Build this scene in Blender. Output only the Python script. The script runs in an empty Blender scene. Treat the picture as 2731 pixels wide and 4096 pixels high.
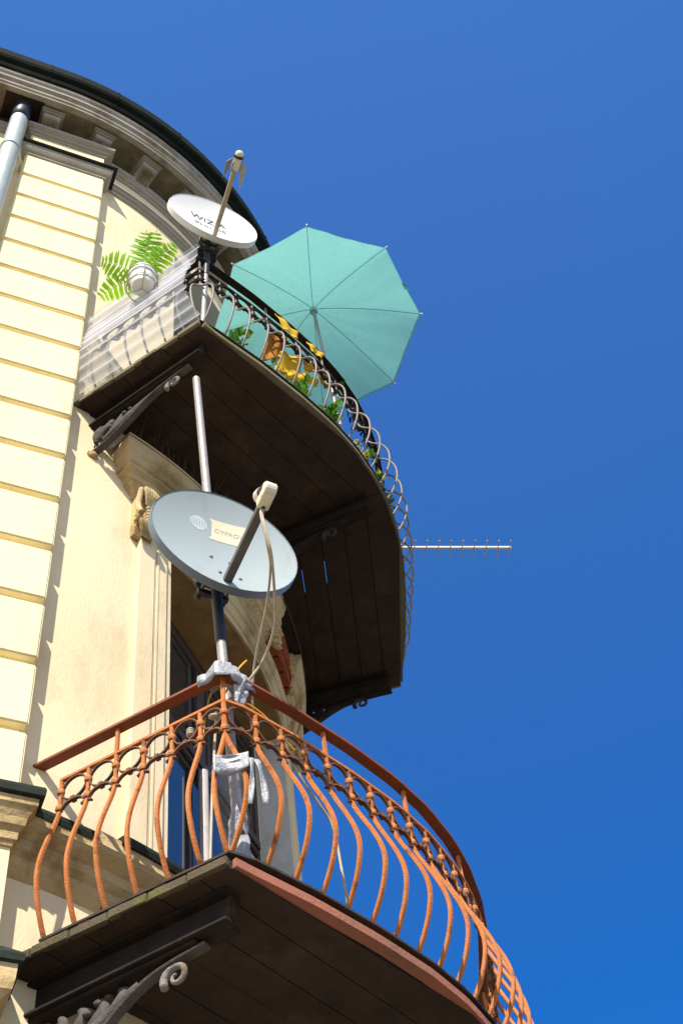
import bpy, bmesh, math, random
from mathutils import Vector, Matrix
random.seed(7)
PI = math.pi
sin, cos, rad = math.sin, math.cos, math.radians
SC = bpy.context.scene
COL = SC.collection

# ------------------------------------------------------------------ camera
cam_d = bpy.data.cameras.new('camera')
cam = bpy.data.objects.new('camera', cam_d)
COL.objects.link(cam)
CAM = Vector((-0.99803, -4.84912, 1.60004))
_r = Vector((0.92696, -0.36288, -0.09520)); _u = Vector((-0.25555, -0.79654, 0.54792)); _f = Vector((0.27465, 0.48357, 0.83110))
M = Matrix((_r, _u, -_f)).transposed().to_4x4()
M.translation = CAM
cam.matrix_world = M
cam_d.sensor_fit = 'VERTICAL'; cam_d.sensor_height = 36.0; cam_d.sensor_width = 24.0
cam_d.lens = 36.0 * 5503.78 / 4096.0
cam_d.clip_start = 0.05; cam_d.clip_end = 2000.0
SC.camera = cam
SC.render.resolution_x = 682; SC.render.resolution_y = 1024

# ------------------------------------------------------------------ light
SUN_AZ, SUN_EL = 32.0, 47.5          # degrees left of the facade's normal, degrees above the horizon
to_sun = Vector((-sin(rad(SUN_AZ)) * cos(rad(SUN_EL)), -cos(rad(SUN_AZ)) * cos(rad(SUN_EL)), sin(rad(SUN_EL))))
sun_d = bpy.data.lights.new('sun', 'SUN')
sun = bpy.data.objects.new('sun', sun_d)
COL.objects.link(sun)
sun.location = to_sun * 60
sun.rotation_euler = to_sun.to_track_quat('Z', 'Y').to_euler()
sun_d.energy = 4.2; sun_d.angle = rad(0.55); sun_d.color = (1.0, 0.93, 0.80)
W = bpy.data.worlds.new('World'); SC.world = W; W.use_nodes = True
nt = W.node_tree
bg = nt.nodes['Background']
sky = nt.nodes.new('ShaderNodeTexSky')
sky.sky_type = 'NISHITA'; sky.sun_disc = False
sky.sun_elevation = rad(SUN_EL); sky.sun_rotation = math.atan2(to_sun.x, to_sun.y)
sky.air_density = 0.9; sky.dust_density = 0.0; sky.ozone_density = 5.0; sky.altitude = 1800
# sky shaped by direction: deep blue round the view, paler elsewhere for neutral fill
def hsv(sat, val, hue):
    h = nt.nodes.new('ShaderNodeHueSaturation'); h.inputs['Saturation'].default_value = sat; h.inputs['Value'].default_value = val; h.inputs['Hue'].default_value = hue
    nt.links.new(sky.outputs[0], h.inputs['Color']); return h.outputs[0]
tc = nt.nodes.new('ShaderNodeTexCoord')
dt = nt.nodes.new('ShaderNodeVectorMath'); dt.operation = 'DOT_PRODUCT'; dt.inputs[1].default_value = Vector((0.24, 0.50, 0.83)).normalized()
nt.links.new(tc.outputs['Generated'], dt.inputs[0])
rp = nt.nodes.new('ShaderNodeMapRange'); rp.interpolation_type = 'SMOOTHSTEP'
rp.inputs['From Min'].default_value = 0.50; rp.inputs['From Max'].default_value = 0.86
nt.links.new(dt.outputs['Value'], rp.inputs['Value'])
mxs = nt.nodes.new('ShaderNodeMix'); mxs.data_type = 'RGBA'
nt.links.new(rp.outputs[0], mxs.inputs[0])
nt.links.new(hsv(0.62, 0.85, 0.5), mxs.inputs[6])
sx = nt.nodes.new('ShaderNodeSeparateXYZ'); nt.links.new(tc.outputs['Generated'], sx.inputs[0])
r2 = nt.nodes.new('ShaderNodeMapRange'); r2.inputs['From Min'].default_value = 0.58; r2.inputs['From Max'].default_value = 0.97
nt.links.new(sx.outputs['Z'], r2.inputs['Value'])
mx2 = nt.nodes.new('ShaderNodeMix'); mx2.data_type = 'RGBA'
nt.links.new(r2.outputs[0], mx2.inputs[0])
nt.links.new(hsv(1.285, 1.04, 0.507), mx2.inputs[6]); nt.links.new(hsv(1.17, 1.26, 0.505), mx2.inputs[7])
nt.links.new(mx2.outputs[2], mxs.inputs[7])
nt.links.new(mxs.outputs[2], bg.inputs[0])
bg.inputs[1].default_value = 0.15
SC.view_settings.view_transform = 'Standard'; SC.view_settings.look = 'None'
SC.view_settings.exposure = 0.75; SC.view_settings.gamma = 1.0
SC.view_settings.use_curve_mapping = False
SC.render.engine = 'CYCLES'
SC.cycles.max_bounces = 10; SC.cycles.transparent_max_bounces = 16

# ------------------------------------------------------------------ materials
MATS = {}
def mat(name, c1, c2=None, scale=6.0, rough=0.8, bump=0.0, bscale=40.0, metal=0.0, stretch=(1, 1, 1), lo=0.35, hi=0.65,
        c3=None, s3=2.0, l3=0.55, h3=0.7, spec=0.4, detail=6.0):
    m = bpy.data.materials.new(name); m.use_nodes = True
    t = m.node_tree; b = t.nodes['Principled BSDF']
    b.inputs['Roughness'].default_value = rough; b.inputs['Metallic'].default_value = metal
    b.inputs['Specular IOR Level'].default_value = spec
    geo = t.nodes.new('ShaderNodeNewGeometry')
    mp = t.nodes.new('ShaderNodeMapping'); mp.inputs['Scale'].default_value = stretch
    t.links.new(geo.outputs['Position'], mp.inputs[0])
    def noise(s, lo, hi, det=detail):
        n = t.nodes.new('ShaderNodeTexNoise'); n.inputs['Scale'].default_value = s; n.inputs['Detail'].default_value = det
        n.inputs['Roughness'].default_value = 0.65
        t.links.new(mp.outputs[0], n.inputs['Vector'])
        r = t.nodes.new('ShaderNodeMapRange'); r.inputs['From Min'].default_value = lo; r.inputs['From Max'].default_value = hi
        t.links.new(n.outputs['Fac'], r.inputs['Value'])
        return r.outputs[0]
    def mix(a, bb, fac):
        x = t.nodes.new('ShaderNodeMix'); x.data_type = 'RGBA'
        t.links.new(fac, x.inputs[0])
        if isinstance(a, tuple): x.inputs[6].default_value = (*a, 1)
        else: t.links.new(a, x.inputs[6])
        x.inputs[7].default_value = (*bb, 1)
        return x.outputs[2]
    col = None
    if c2 is None: c2 = tuple(v * 0.8 for v in c1)
    col = mix(c1, c2, noise(scale, lo, hi))
    if c3: col = mix(col, c3, noise(s3, l3, h3, 9.0))
    t.links.new(col, b.inputs['Base Color'])
    if bump > 0:
        bn = t.nodes.new('ShaderNodeTexNoise'); bn.inputs['Scale'].default_value = bscale; bn.inputs['Detail'].default_value = 5
        t.links.new(mp.outputs[0], bn.inputs['Vector'])
        bp = t.nodes.new('ShaderNodeBump'); bp.inputs['Strength'].default_value = bump; bp.inputs['Distance'].default_value = 0.01
        t.links.new(bn.outputs['Fac'], bp.inputs['Height']); t.links.new(bp.outputs[0], b.inputs['Normal'])
    MATS[name] = m
    return m

def wall_cream(name, c1, c2, c3, bump=0.25):
    m = mat(name, c1, c2, scale=3.0, rough=0.92, bump=bump, bscale=90, c3=c3, s3=7.0, l3=0.53, h3=0.80, spec=0.2, stretch=(1, 1, .35))
    return m
M_PIL = wall_cream('cream_paint', (.86, .76, .48), (.83, .725, .445), (.70, .58, .34), 0.15)
M_WALL = wall_cream('cream_plaster', (.84, .705, .475), (.80, .655, .42), (.66, .50, .30), 0.2)
M_OLD = mat('weathered_plaster', (.60, .465, .26), (.46, .33, .155), scale=4, rough=0.95, bump=0.5, bscale=60, c3=(.20, .125, .055), s3=4, l3=0.5, h3=0.75, spec=0.15)
M_STONE = mat('grey_stone', (.42, .37, .30), (.34, .295, .235), scale=5, rough=0.95, bump=0.4, bscale=70, c3=(.26, .21, .15), s3=4, l3=0.55, h3=0.8, spec=0.15)
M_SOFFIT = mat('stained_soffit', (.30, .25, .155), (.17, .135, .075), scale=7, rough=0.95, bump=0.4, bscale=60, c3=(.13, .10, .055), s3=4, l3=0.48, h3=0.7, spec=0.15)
M_FASC = mat('pale_cornice', (.42, .375, .31), (.33, .29, .235), scale=5, rough=0.95, bump=0.3, bscale=70, c3=(.20, .15, .09), s3=5, l3=0.52, h3=0.72, spec=0.15)
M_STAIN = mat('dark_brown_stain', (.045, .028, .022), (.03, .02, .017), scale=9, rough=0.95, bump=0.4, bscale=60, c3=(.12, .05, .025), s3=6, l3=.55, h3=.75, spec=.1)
M_BROWNPL = mat('brown_soffit_plaster', (.40, .255, .10), (.29, .175, .065), scale=5, rough=0.95, bump=0.3, bscale=60, c3=(.19, .115, .045), s3=6, l3=0.5, h3=0.75, spec=0.15)
M_PIER = mat('grey_pier_plaster', (.74, .70, .62), (.62, .58, .51), scale=6, rough=0.95, bump=0.3, bscale=70, c3=(.45, .38, .29), s3=6, l3=.6, h3=.85, spec=0.15)
M_BRICK = mat('red_brick', (.36, .095, .035), (.27, .07, .03), scale=14, rough=0.95, bump=0.5, bscale=90, spec=0.1)
M_COPPER = mat('dark_green_flashing', (.030, .038, .028), (.020, .024, .020), scale=8, rough=0.85, spec=.12, bump=0.15, bscale=30, c3=(.055, .08, .065), s3=9, l3=.55, h3=.8)
M_GUTTER = mat('dark_gutter_metal', (.011, .015, .012), (.008, .010, .009), scale=9, rough=0.85, spec=.08, bump=0.1, bscale=30, c3=(.016, .026, .019), s3=7, l3=.5, h3=.75)
M_ZINC = mat('zinc_pipe', (.48, .54, .53), (.40, .47, .46), scale=18, rough=0.5, metal=0.35, bump=0.15, bscale=25, stretch=(1, 1, .25), c3=(.55, .55, .53), s3=9)
M_RUST = mat('orange_primer_paint', (.56, .20, .058), (.47, .155, .042), scale=25, rough=0.6, spec=.25, bump=0.35, bscale=160, c3=(.20, .06, .025), s3=16, l3=.57, h3=.70)
M_RAILRED = mat('red_brown_rail_paint', (.25, .062, .018), (.20, .048, .015), scale=20, rough=0.6, bump=0.25, bscale=160, c3=(.10, .045, .025), s3=12, l3=.58, h3=.75)
M_IRON = mat('dark_rusty_iron', (.075, .062, .055), (.045, .038, .034), scale=18, rough=0.9, spec=.1, bump=0.4, bscale=120, c3=(.12, .06, .03), s3=9, l3=.55, h3=.75)
M_DARKRING = mat('dirty_orange_iron', (.22, .085, .035), (.13, .06, .035), scale=25, rough=0.65, bump=0.3, bscale=150, c3=(.06, .045, .04), s3=14, l3=.48, h3=.65)
M_UPIRON = mat('grey_brown_iron', (.26, .215, .19), (.19, .155, .135), scale=25, rough=0.5, bump=0.2, bscale=150, c3=(.08, .06, .05), s3=12, l3=.58, h3=.75)
M_UPDARK = mat('black_brown_iron', (.036, .027, .022), (.024, .019, .016), scale=18, rough=0.9, spec=.1, bump=0.3, bscale=120, c3=(.10, .05, .02), s3=6, l3=.55, h3=.75)
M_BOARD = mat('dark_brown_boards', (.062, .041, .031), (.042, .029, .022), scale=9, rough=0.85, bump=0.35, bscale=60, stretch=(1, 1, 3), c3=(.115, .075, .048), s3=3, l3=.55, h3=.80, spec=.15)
M_ENDGRAIN = mat('mossy_board_ends', (.125, .10, .065), (.085, .068, .042), scale=8, rough=0.95, bump=0.6, bscale=120, c3=(.13, .14, .03), s3=7, l3=.5, h3=.68, spec=.1)
M_FASCIA = mat('faded_red_fascia', (.40, .15, .10), (.27, .125, .085), scale=3, rough=0.9, bump=0.3, bscale=90, c3=(.20, .12, .07), s3=3, l3=.55, h3=.75, spec=.15)
M_LIP = mat('grey_board_lip', (.21, .185, .13), (.15, .13, .085), scale=8, rough=0.9, bump=0.4, bscale=90, c3=(.16, .15, .04), s3=5, spec=.1)
M_CASTIRON = mat('grey_cast_iron', (.115, .10, .095), (.075, .064, .058), scale=20, rough=0.85, bump=0.5, bscale=110, c3=(.06, .04, .025), s3=8, l3=.52, h3=.72, spec=.2)
M_SCROLL = mat('bare_grey_iron', (.26, .235, .215), (.19, .165, .15), scale=20, rough=0.85, bump=0.5, bscale=110, c3=(.14, .085, .045), s3=8, spec=.2)
M_DISHGREY = mat('blue_grey_dish_paint', (.34, .395, .41), (.325, .38, .395), scale=3, rough=0.6, spec=.25, c3=(.27, .305, .31), s3=9, l3=.55, h3=.8, stretch=(1, 1, .35))
M_DISHWHITE = mat('white_dish_paint', (.78, .77, .76), (.74, .735, .73), scale=3, rough=0.5)
M_DISHEDGE = mat('dark_dish_rim', (.17, .215, .26), (.14, .18, .22), scale=6, rough=0.5)
M_GALV = mat('galvanised_pole', (.40, .37, .355), (.31, .285, .275), scale=30, rough=0.5, metal=0.25, bump=0.2, bscale=90, c3=(.33, .29, .27), s3=10, l3=.55, h3=.75)
M_ARM = mat('dark_grey_arm', (.12, .12, .12), (.09, .085, .085), scale=12, rough=0.5)
M_LNB = mat('ivory_plastic', (.80, .75, .60), (.76, .71, .56), scale=5, rough=0.45)
M_BLACK = mat('black_plastic', (.03, .03, .033), (.02, .02, .022), scale=12, rough=0.5)
M_NAVYTAPE = mat('navy_tape', (.022, .027, .042), (.016, .02, .032), scale=12, rough=0.45)
M_CABLE = mat('old_white_cable', (.50, .43, .31), (.38, .31, .21), scale=18, rough=0.5)
M_TAPE = mat('silver_tape', (.40, .41, .44), (.30, .31, .345), scale=12, rough=0.5, metal=0.1, bump=0.6, bscale=90)
M_WIREY = mat('yellow_wire', (.80, .40, .02), (.70, .32, .02), scale=18, rough=0.5)
M_LABEL = mat('cream_label', (.72, .66, .47), (.70, .64, .45), scale=5, rough=0.5)
M_LETTER = mat('faded_grey_letter', (.45, .44, .38), (.42, .41, .35), scale=5, rough=0.6)
M_LETTERD = mat('dark_grey_letter', (.085, .09, .11), (.07, .075, .09), scale=5, rough=0.6)
M_GLOBE = mat('pale_globe_print', (.70, .74, .75), (.68, .72, .73), scale=5, rough=0.6)
M_BOLT = mat('rusty_bolt', (.30, .17, .12), (.22, .12, .08), scale=30, rough=0.6)
M_WOODFR = mat('dark_brown_window_wood', (.085, .058, .05), (.06, .042, .037), scale=16, rough=0.5, bump=0.15, bscale=80)
M_STEELBAR = mat('pale_steel_profile', (.60, .53, .49), (.50, .43, .39), scale=16, rough=0.28, metal=0.0, spec=.8)
M_POT = mat('white_pot_plastic', (.78, .77, .75), (.72, .71, .69), scale=8, rough=0.5)
M_WIREGREY = mat('grey_wire_holder', (.45, .42, .37), (.36, .33, .28), scale=12, rough=0.45, metal=0.3)
M_GROUND = mat('paving', (.15, .135, .115), (.11, .10, .085), scale=1.2, rough=0.9, bump=0.2, bscale=8)
M_ROOF = mat('roof_metal', (.03, .03, .028), (.02, .02, .02), scale=3, rough=0.6)
M_SPIKE = mat('thin_wire', (.18, .15, .12), (.12, .10, .08), scale=12, rough=0.5)

def translucent(name, col, col2, tfac, rough=0.7, scale=40, alpha=None):
    m = mat(name, col, col2, scale=scale, rough=rough)
    t = m.node_tree; b = t.nodes['Principled BSDF']; out = t.nodes['Material Output']
    src = b.inputs['Base Color'].links[0].from_socket
    tr = t.nodes.new('ShaderNodeBsdfTranslucent'); t.links.new(src, tr.inputs['Color'])
    mx = t.nodes.new('ShaderNodeMixShader'); mx.inputs[0].default_value = tfac
    t.links.new(b.outputs[0], mx.inputs[1]); t.links.new(tr.outputs[0], mx.inputs[2])
    last = mx.outputs[0]
    if alpha is not None:
        tp = t.nodes.new('ShaderNodeBsdfTransparent'); tp.inputs[0].default_value = (.95, .95, .97, 1)
        m2 = t.nodes.new('ShaderNodeMixShader'); m2.inputs[0].default_value = alpha
        t.links.new(tp.outputs[0], m2.inputs[1]); t.links.new(last, m2.inputs[2]); last = m2.outputs[0]
    t.links.new(last, out.inputs['Surface'])
    return m
M_TEAL = translucent('teal_parasol_cloth', (.20, .49, .47), (.175, .455, .435), 0.55, 0.9, 45)
M_YELLOW = translucent('yellow_cloth', (.85, .60, .03), (.80, .53, .03), 0.4, 0.85, 60)
M_ORANGE = translucent('orange_brown_cloth', (.56, .25, .02), (.46, .19, .015), 0.35, 0.85, 30)
M_FERN = translucent('bright_fern_green', (.36, .66, .012), (.25, .56, .012), 0.4, 0.5, 9)
M_LEAF = translucent('green_leaf', (.13, .30, .02), (.06, .19, .02), 0.35, 0.5, 18)
M_FLOWER = translucent('yellow_petal', (.85, .68, .04), (.80, .58, .03), 0.35, 0.6, 40)
M_FLOWERO = translucent('orange_petal', (.75, .30, .02), (.60, .20, .02), 0.35, 0.6, 40)
M_PANEL = translucent('clear_corrugated_plastic', (.88, .88, .90), (.82, .82, .85), 0.40, 0.10, 5, alpha=0.30)
t_ = M_PANEL.node_tree                                # plastic turns whiter where it is seen edge-on, along the ridges
lw_ = t_.nodes.new('ShaderNodeLayerWeight'); lw_.inputs[0].default_value = 0.5
mr_ = t_.nodes.new('ShaderNodeMapRange'); mr_.inputs['From Min'].default_value = 0.45; mr_.inputs['From Max'].default_value = 0.95; mr_.inputs['To Min'].default_value = 0.36; mr_.inputs['To Max'].default_value = 0.92
t_.links.new(lw_.outputs['Facing'], mr_.inputs['Value'])
for n__ in t_.nodes:
    if n__.type == 'MIX_SHADER' and abs(n__.inputs[0].default_value - 0.30) < 1e-4: t_.links.new(mr_.outputs[0], n__.inputs[0])
def glass(name, base):
    m = bpy.data.materials.new(name); m.use_nodes = True
    b = m.node_tree.nodes['Principled BSDF']
    b.inputs['Base Color'].default_value = (*base, 1); b.inputs['Roughness'].default_value = 0.03
    b.inputs['IOR'].default_value = 2.1; b.inputs['Specular IOR Level'].default_value = 0.8
    return m
M_GLASS = glass('dark_window_glass', (.035, .04, .035))
m = M_GLASS; t_ = m.node_tree; b_ = t_.nodes['Principled BSDF']

# ------------------------------------------------------------------ mesh helpers
def world_base(o):
    v = Vector((0, 0, 0))
    while o is not None:
        v += o.location; o = o.parent
    return v

def tag(o, label=None, cat=None, group=None, kind=None):
    if label: o['label'] = label
    if cat: o['category'] = cat
    if group: o['group'] = group
    if kind: o['kind'] = kind
    return o

def thing(name, loc, label, cat, group=None):
    o = bpy.data.objects.new(name, None); COL.objects.link(o); o.location = loc
    o.empty_display_size = 0.1
    return tag(o, label, cat, group)

class MB:
    def __init__(s): s.v = []; s.f = []
    def add(s, vs, fs):
        n = len(s.v); s.v += [Vector(v) for v in vs]; s.f += [tuple(i + n for i in f) for f in fs]; return s
    def box(s, c, d, X=(1, 0, 0), Y=(0, 1, 0), Z=(0, 0, 1)):
        c = Vector(c); X = Vector(X) * d[0] / 2; Y = Vector(Y) * d[1] / 2; Z = Vector(Z) * d[2] / 2
        vs = [c + X * i + Y * j + Z * k for k in (-1, 1) for j in (-1, 1) for i in (-1, 1)]
        return s.add(vs, [(0, 2, 3, 1), (4, 5, 7, 6), (0, 1, 5, 4), (2, 6, 7, 3), (0, 4, 6, 2), (1, 3, 7, 5)])
    def prism(s, poly, ext):      # poly: list of 3-D points, ext: extrusion vector
        n = len(poly); e = Vector(ext); p = [Vector(q) for q in poly]
        return s.add(p + [q + e for q in p], [tuple(range(n - 1, -1, -1)), tuple(range(n, 2 * n))] + [(i, (i + 1) % n, n + (i + 1) % n, n + i) for i in range(n)])
    def tube(s, pts, r, n=8, square=False, up=(0, 0, 1), flat=1.0, caps=True, rot0=0.0):
        pts = [Vector(p) for p in pts]; k = len(pts)
        rs = r if isinstance(r, (list, tuple)) else [r] * k
        rings = []; prevA = None
        for i, p in enumerate(pts):
            T = (pts[min(i + 1, k - 1)] - pts[max(i - 1, 0)])
            if T.length < 1e-9: T = Vector((0, 0, 1))
            T.normalize()
            if prevA is None:
                U = Vector(up)
                if abs(U.dot(T)) > 0.95: U = Vector((1, 0, 0)) if abs(T.x) < .9 else Vector((0, 1, 0))
                A = (U - T * U.dot(T)).normalized()
            else:
                A = (prevA - T * prevA.dot(T)).normalized()
            prevA = A; B = T.cross(A)
            if square: offs = [(1, 1), (-1, 1), (-1, -1), (1, -1)]
            else: offs = [(cos(rot0 + 2 * PI * j / n), sin(rot0 + 2 * PI * j / n)) for j in range(n)]
            rings.append([p + (A * a + B * b * flat) * rs[i] for a, b in offs])
        m = len(rings[0]); vs = [v for R in rings for v in R]; fs = []
        for i in range(k - 1):
            for j in range(m):
                a = i * m + j; b = i * m + (j + 1) % m
                fs.append((a, b, b + m, a + m))
        if caps: fs += [tuple(range(m - 1, -1, -1)), tuple((k - 1) * m + j for j in range(m))]
        return s.add(vs, fs)
    def grid(s, rows, closed=False):
        nr = len(rows); nc = len(rows[0]); fs = []
        for i in range(nr - 1):
            for j in range(nc - (0 if closed else 1)):
                a = i * nc + j; b = i * nc + (j + 1) % nc
                fs.append((a, b, b + nc, a + nc))
        return s.add([v for r in rows for v in r], fs)
    def ball(s, c, r, nu=10, nv=7, sc=(1, 1, 1)):
        c = Vector(c)
        rows = []
        for i in range(nv + 1):
            t = PI * i / nv
            rows.append([c + Vector((r * sc[0] * sin(t) * cos(2 * PI * j / nu), r * sc[1] * sin(t) * sin(2 * PI * j / nu), r * sc[2] * cos(t))) for j in range(nu)])
        return s.grid(rows, True)
    def build(s, name, m, parent=None, smooth=False, bevel=0.0, solid=0.0, base=None, auto=None):
        me = bpy.data.meshes.new(name)
        b0 = world_base(parent) if parent is not None else Vector(base if base is not None else (0, 0, 0))
        me.from_pydata([v - b0 for v in s.v], [], s.f)
        bm = bmesh.new(); bm.from_mesh(me)
        bmesh.ops.remove_doubles(bm, verts=bm.verts, dist=1e-6)
        bmesh.ops.recalc_face_normals(bm, faces=bm.faces)
        if bevel > 0:
            es = [e for e in bm.edges if len(e.link_faces) == 2 and e.calc_face_angle(0) > 0.5]
            bmesh.ops.bevel(bm, geom=es, offset=bevel, segments=2, affect='EDGES', clamp_overlap=True)
        if smooth:
            for f in bm.faces: f.smooth = True
            if auto is not None:
                for e in bm.edges:
                    if len(e.link_faces) == 2 and e.calc_face_angle(0) > auto: e.smooth = False
        bm.to_mesh(me); bm.free()
        me.materials.append(m)
        o = bpy.data.objects.new(name, me); COL.objects.link(o)
        if parent is not None: o.parent = parent
        else: o.location = b0
        if solid > 0:
            md = o.modifiers.new('thickness', 'SOLIDIFY'); md.thickness = solid; md.offset = 0
        return o

def spline(pts, n=6):
    P = [Vector(p) for p in pts]; out = []
    for i in range(len(P) - 1):
        p0 = P[max(i - 1, 0)]; p1 = P[i]; p2 = P[i + 1]; p3 = P[min(i + 2, len(P) - 1)]
        for k in range(n):
            t = k / n
            out.append(0.5 * ((2 * p1) + (p2 - p0) * t + (2 * p0 - 5 * p1 + 4 * p2 - p3) * t * t + (3 * p1 - p0 - 3 * p2 + p3) * t ** 3))
    out.append(P[-1]); return out

# ------------------------------------------------------------------ plan of the rounded corner
CX, CY, R0 = -0.93, 0.93, 2.27
LARC = R0 * PI / 2
S2 = 2 ** -0.5
def PT(u, o, z):
    if u < 0: return Vector((CX + u, CY - R0 - o, z))
    if u <= LARC:
        a = u / R0; return Vector((CX + (R0 + o) * sin(a), CY - (R0 + o) * cos(a), z))
    return Vector((CX + R0 + o, CY + u - LARC, z))
def NRM(u):
    a = min(max(u / R0, 0), PI / 2); return Vector((sin(a), -cos(a), 0))
def U(phi): return rad(phi) * R0
def urange(u0, u1, step=0.05):
    n = max(1, int(math.ceil((u1 - u0) / step)))
    us = [u0 + (u1 - u0) * i / n for i in range(n + 1)]
    us += [k for k in (0.0, LARC) if u0 < k < u1]
    return sorted(set(us))
def sweep(mb, prof, u0, u1, step=0.05, caps=True, closed=False, ret0=False, ret1=False):
    us = [u0] + [u for u in urange(u0, u1, step) if u0 < u < u1] + [u1]
    rows = [[PT(u, o, z) for (o, z) in prof] for u in us]
    if ret0: rows = [[PT(u0 - o, 0, z) for (o, z) in prof], [PT(u0 - o, o, z) for (o, z) in prof]] + rows[1:]
    if ret1: rows = rows[:-1] + [[PT(u1 + o, o, z) for (o, z) in prof], [PT(u1 + o, 0, z) for (o, z) in prof]]
    mb.grid(rows, closed)
    if caps:
        n = len(prof)
        for r in (rows[0], rows[-1]): mb.add(r, [tuple(range(n))])
    return mb
def AL(a, l, z=0.0): return Vector(((a + l) * S2, (-a + l) * S2, z))   # a: outward along the corner's diagonal, l: across it

# ------------------------------------------------------------------ ground
gm = MB(); gm.add([(-300, -300, 0), (300, -300, 0), (300, 300, 0), (-300, 300, 0)], [(0, 1, 2, 3)])
tag(gm.build('ground', M_GROUND), kind='structure')

# ------------------------------------------------------------------ building
B = thing('corner_house', (CX, CY, 0), 'old cream corner house with a rounded corner, rusticated pilaster and dark eaves', 'building')
PH0, PH1 = 28.3, 61.7
def build_house():
    ztop = 11.72
    wins = [(4.44, 7.18), (8.02, 11.02)]
    w = MB(); uA, uB = U(PH0), U(PH1)
    sweep(w, [(0, 0), (0, ztop)], -8, uA, caps=False)
    sweep(w, [(0, 0), (0, ztop)], uB, LARC + 8, caps=False)
    for z0, z1 in ((0, wins[0][0]), (wins[0][1], wins[1][0]), (wins[1][1], ztop)):
        sweep(w, [(0, z0), (0, z1)], uA, uB, caps=False)
    w.build('wall', M_WALL, B, smooth=True, auto=0.5)
    # reveals
    aw = 0.695
    hl = R0 * sin(rad((PH1 - PH0) / 2))
    for k, (z0, z1) in enumerate(wins):
        us = urange(uA, uB, 0.06)
        fr = [PT(u, 0, z1) for u in us]
        bk = [AL(aw, -hl + 2 * hl * i / (len(us) - 1), z1) for i in range(len(us))]
        MB().grid([fr, bk]).build('window_soffit', M_BROWNPL if k == 0 else M_PIER, B)
        r = MB()
        for s in (-1, 1):
            e = PT(uA if s < 0 else uB, 0, 0)
            r.add([e + Vector((0, 0, z0)), e + Vector((0, 0, z1)), AL(aw, s * hl, z1), AL(aw, s * hl, z0)], [(0, 1, 2, 3)])
        r.build('window_reveal', M_PIER, B)
        sb = MB(); fr = [PT(u, 0, z0) for u in us]; bk = [AL(aw, -hl + 2 * hl * i / (len(us) - 1), z0) for i in range(len(us))]
        sb.grid([fr, bk]).build('window_sill', M_STONE, B)
        window(z0, z1, aw, hl, k)
    # pilaster: core and rusticated blocks
    xl, xr, yf = -1.04, -0.478, -1.395
    pc = MB(); pc.box(((xl + xr) / 2, (yf + .035 - 1.2) / 2, 8.17), (xr - xl - .05, -1.2 - (yf + .035), 6.16))
    pc.build('pilaster_core', M_PIL, B)
    zg = [10.814 - 0.3828 * i for i in range(16)]
    edges = [11.20] + zg
    for i in range(len(edges) - 1):
        zt = edges[i] - (0.046 if i > 0 else 0); zb = max(edges[i + 1], 5.06)
        if zt < 5.1: break
        pb = MB().box(((xl + xr) / 2, (yf - 1.22) / 2, (zt + zb) / 2), (xr - xl, -1.22 - yf, zt - zb))
        pb.build('pilaster_block', M_PIL, B, bevel=0.007)
    # pilaster capital
    def ring(mb, prof, x0, x1):       # moulding returning round the pilaster; prof: (projection, z)
        rows = []
        for o, z in prof:
            rows.append([Vector((x0 - o, -1.22, z)), Vector((x0 - o, yf - o, z)), Vector((x1 + o, yf - o, z)), Vector((x1 + o, -1.22, z))])
        mb.grid(rows)
        mb.add([q for q in rows[-1]], [(0, 1, 2, 3)]); mb.add([q for q in rows[0]], [(3, 2, 1, 0)])
    c = MB(); ring(c, [(0.0, 11.165), (.012, 11.17), (.014, 11.19), (.03, 11.20), (.045, 11.225), (.048, 11.25), (.052, 11.265)], xl, xr)
    c.build('pilaster_capital', M_STONE, B)
    c = MB(); ring(c, [(.075, 11.268), (.078, 11.275), (.076, 11.283), (0, 11.312)], xl, xr); c.build('capital_flashing', M_COPPER, B)
    c = MB(); ring(c, [(0, 11.3), (0, 11.6)], xl + .005, xr - .02); c.build('pilaster_frieze', M_PIL, B)
    c = MB(); ring(c, [(0, 11.585), (.014, 11.59), (.014, 11.612), (.03, 11.62), (.034, 11.64), (.06, 11.655), (.064, 11.675), (.064, 11.69)], xl + .005, xr - .02)
    c.build('pilaster_cornice', M_STONE, B)
    # entablature of the wall
    e = MB(); sweep(e, [(0, 11.255), (.018, 11.262), (.02, 11.285), (.035, 11.292), (.042, 11.318), (.055, 11.325), (.055, 11.345), (.005, 11.40)], U(7), LARC + 8)
    e.build('architrave_moulding', M_STONE, B, smooth=True, auto=0.3)
    e = MB(); sweep(e, [(.004, 11.40), (.004, 11.585)], U(7), LARC + 8, caps=False); e.build('frieze', M_WALL, B)
    e = MB(); sweep(e, [(.004, 11.58), (.018, 11.585), (.02, 11.61), (.036, 11.618), (.04, 11.64), (.06, 11.655), (.062, 11.69), (0, 11.70)], -8, LARC + 8)
    e.build('cornice_bed_moulding', M_STONE, B, smooth=True, auto=0.3)
    e = MB(); sweep(e, [(.01, 11.70), (.012, 11.80), (.02, 11.83), (.235, 11.84)], -8, LARC + 8, caps=False)
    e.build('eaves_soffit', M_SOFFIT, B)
    e = MB(); sweep(e, [(.225, 11.836), (.272, 11.83), (.272, 11.85), (.285, 11.865), (.288, 11.90), (.31, 11.915), (.312, 11.945), (.33, 11.965), (.336, 12.02), (.2, 12.03)], -8, LARC + 8)
    e.build('eaves_cornice', M_FASC, B, smooth=True, auto=0.3)
    e = MB(); sweep(e, [(.30, 11.99), (.35, 12.0), (.365, 12.03), (.358, 12.055), (.392, 12.075), (.405, 12.10), (.41, 12.19), (.40, 12.205), (.33, 12.21)], -8, LARC + 8)
    e.build('eaves_gutter', M_GUTTER, B, smooth=True, auto=0.4)
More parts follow.
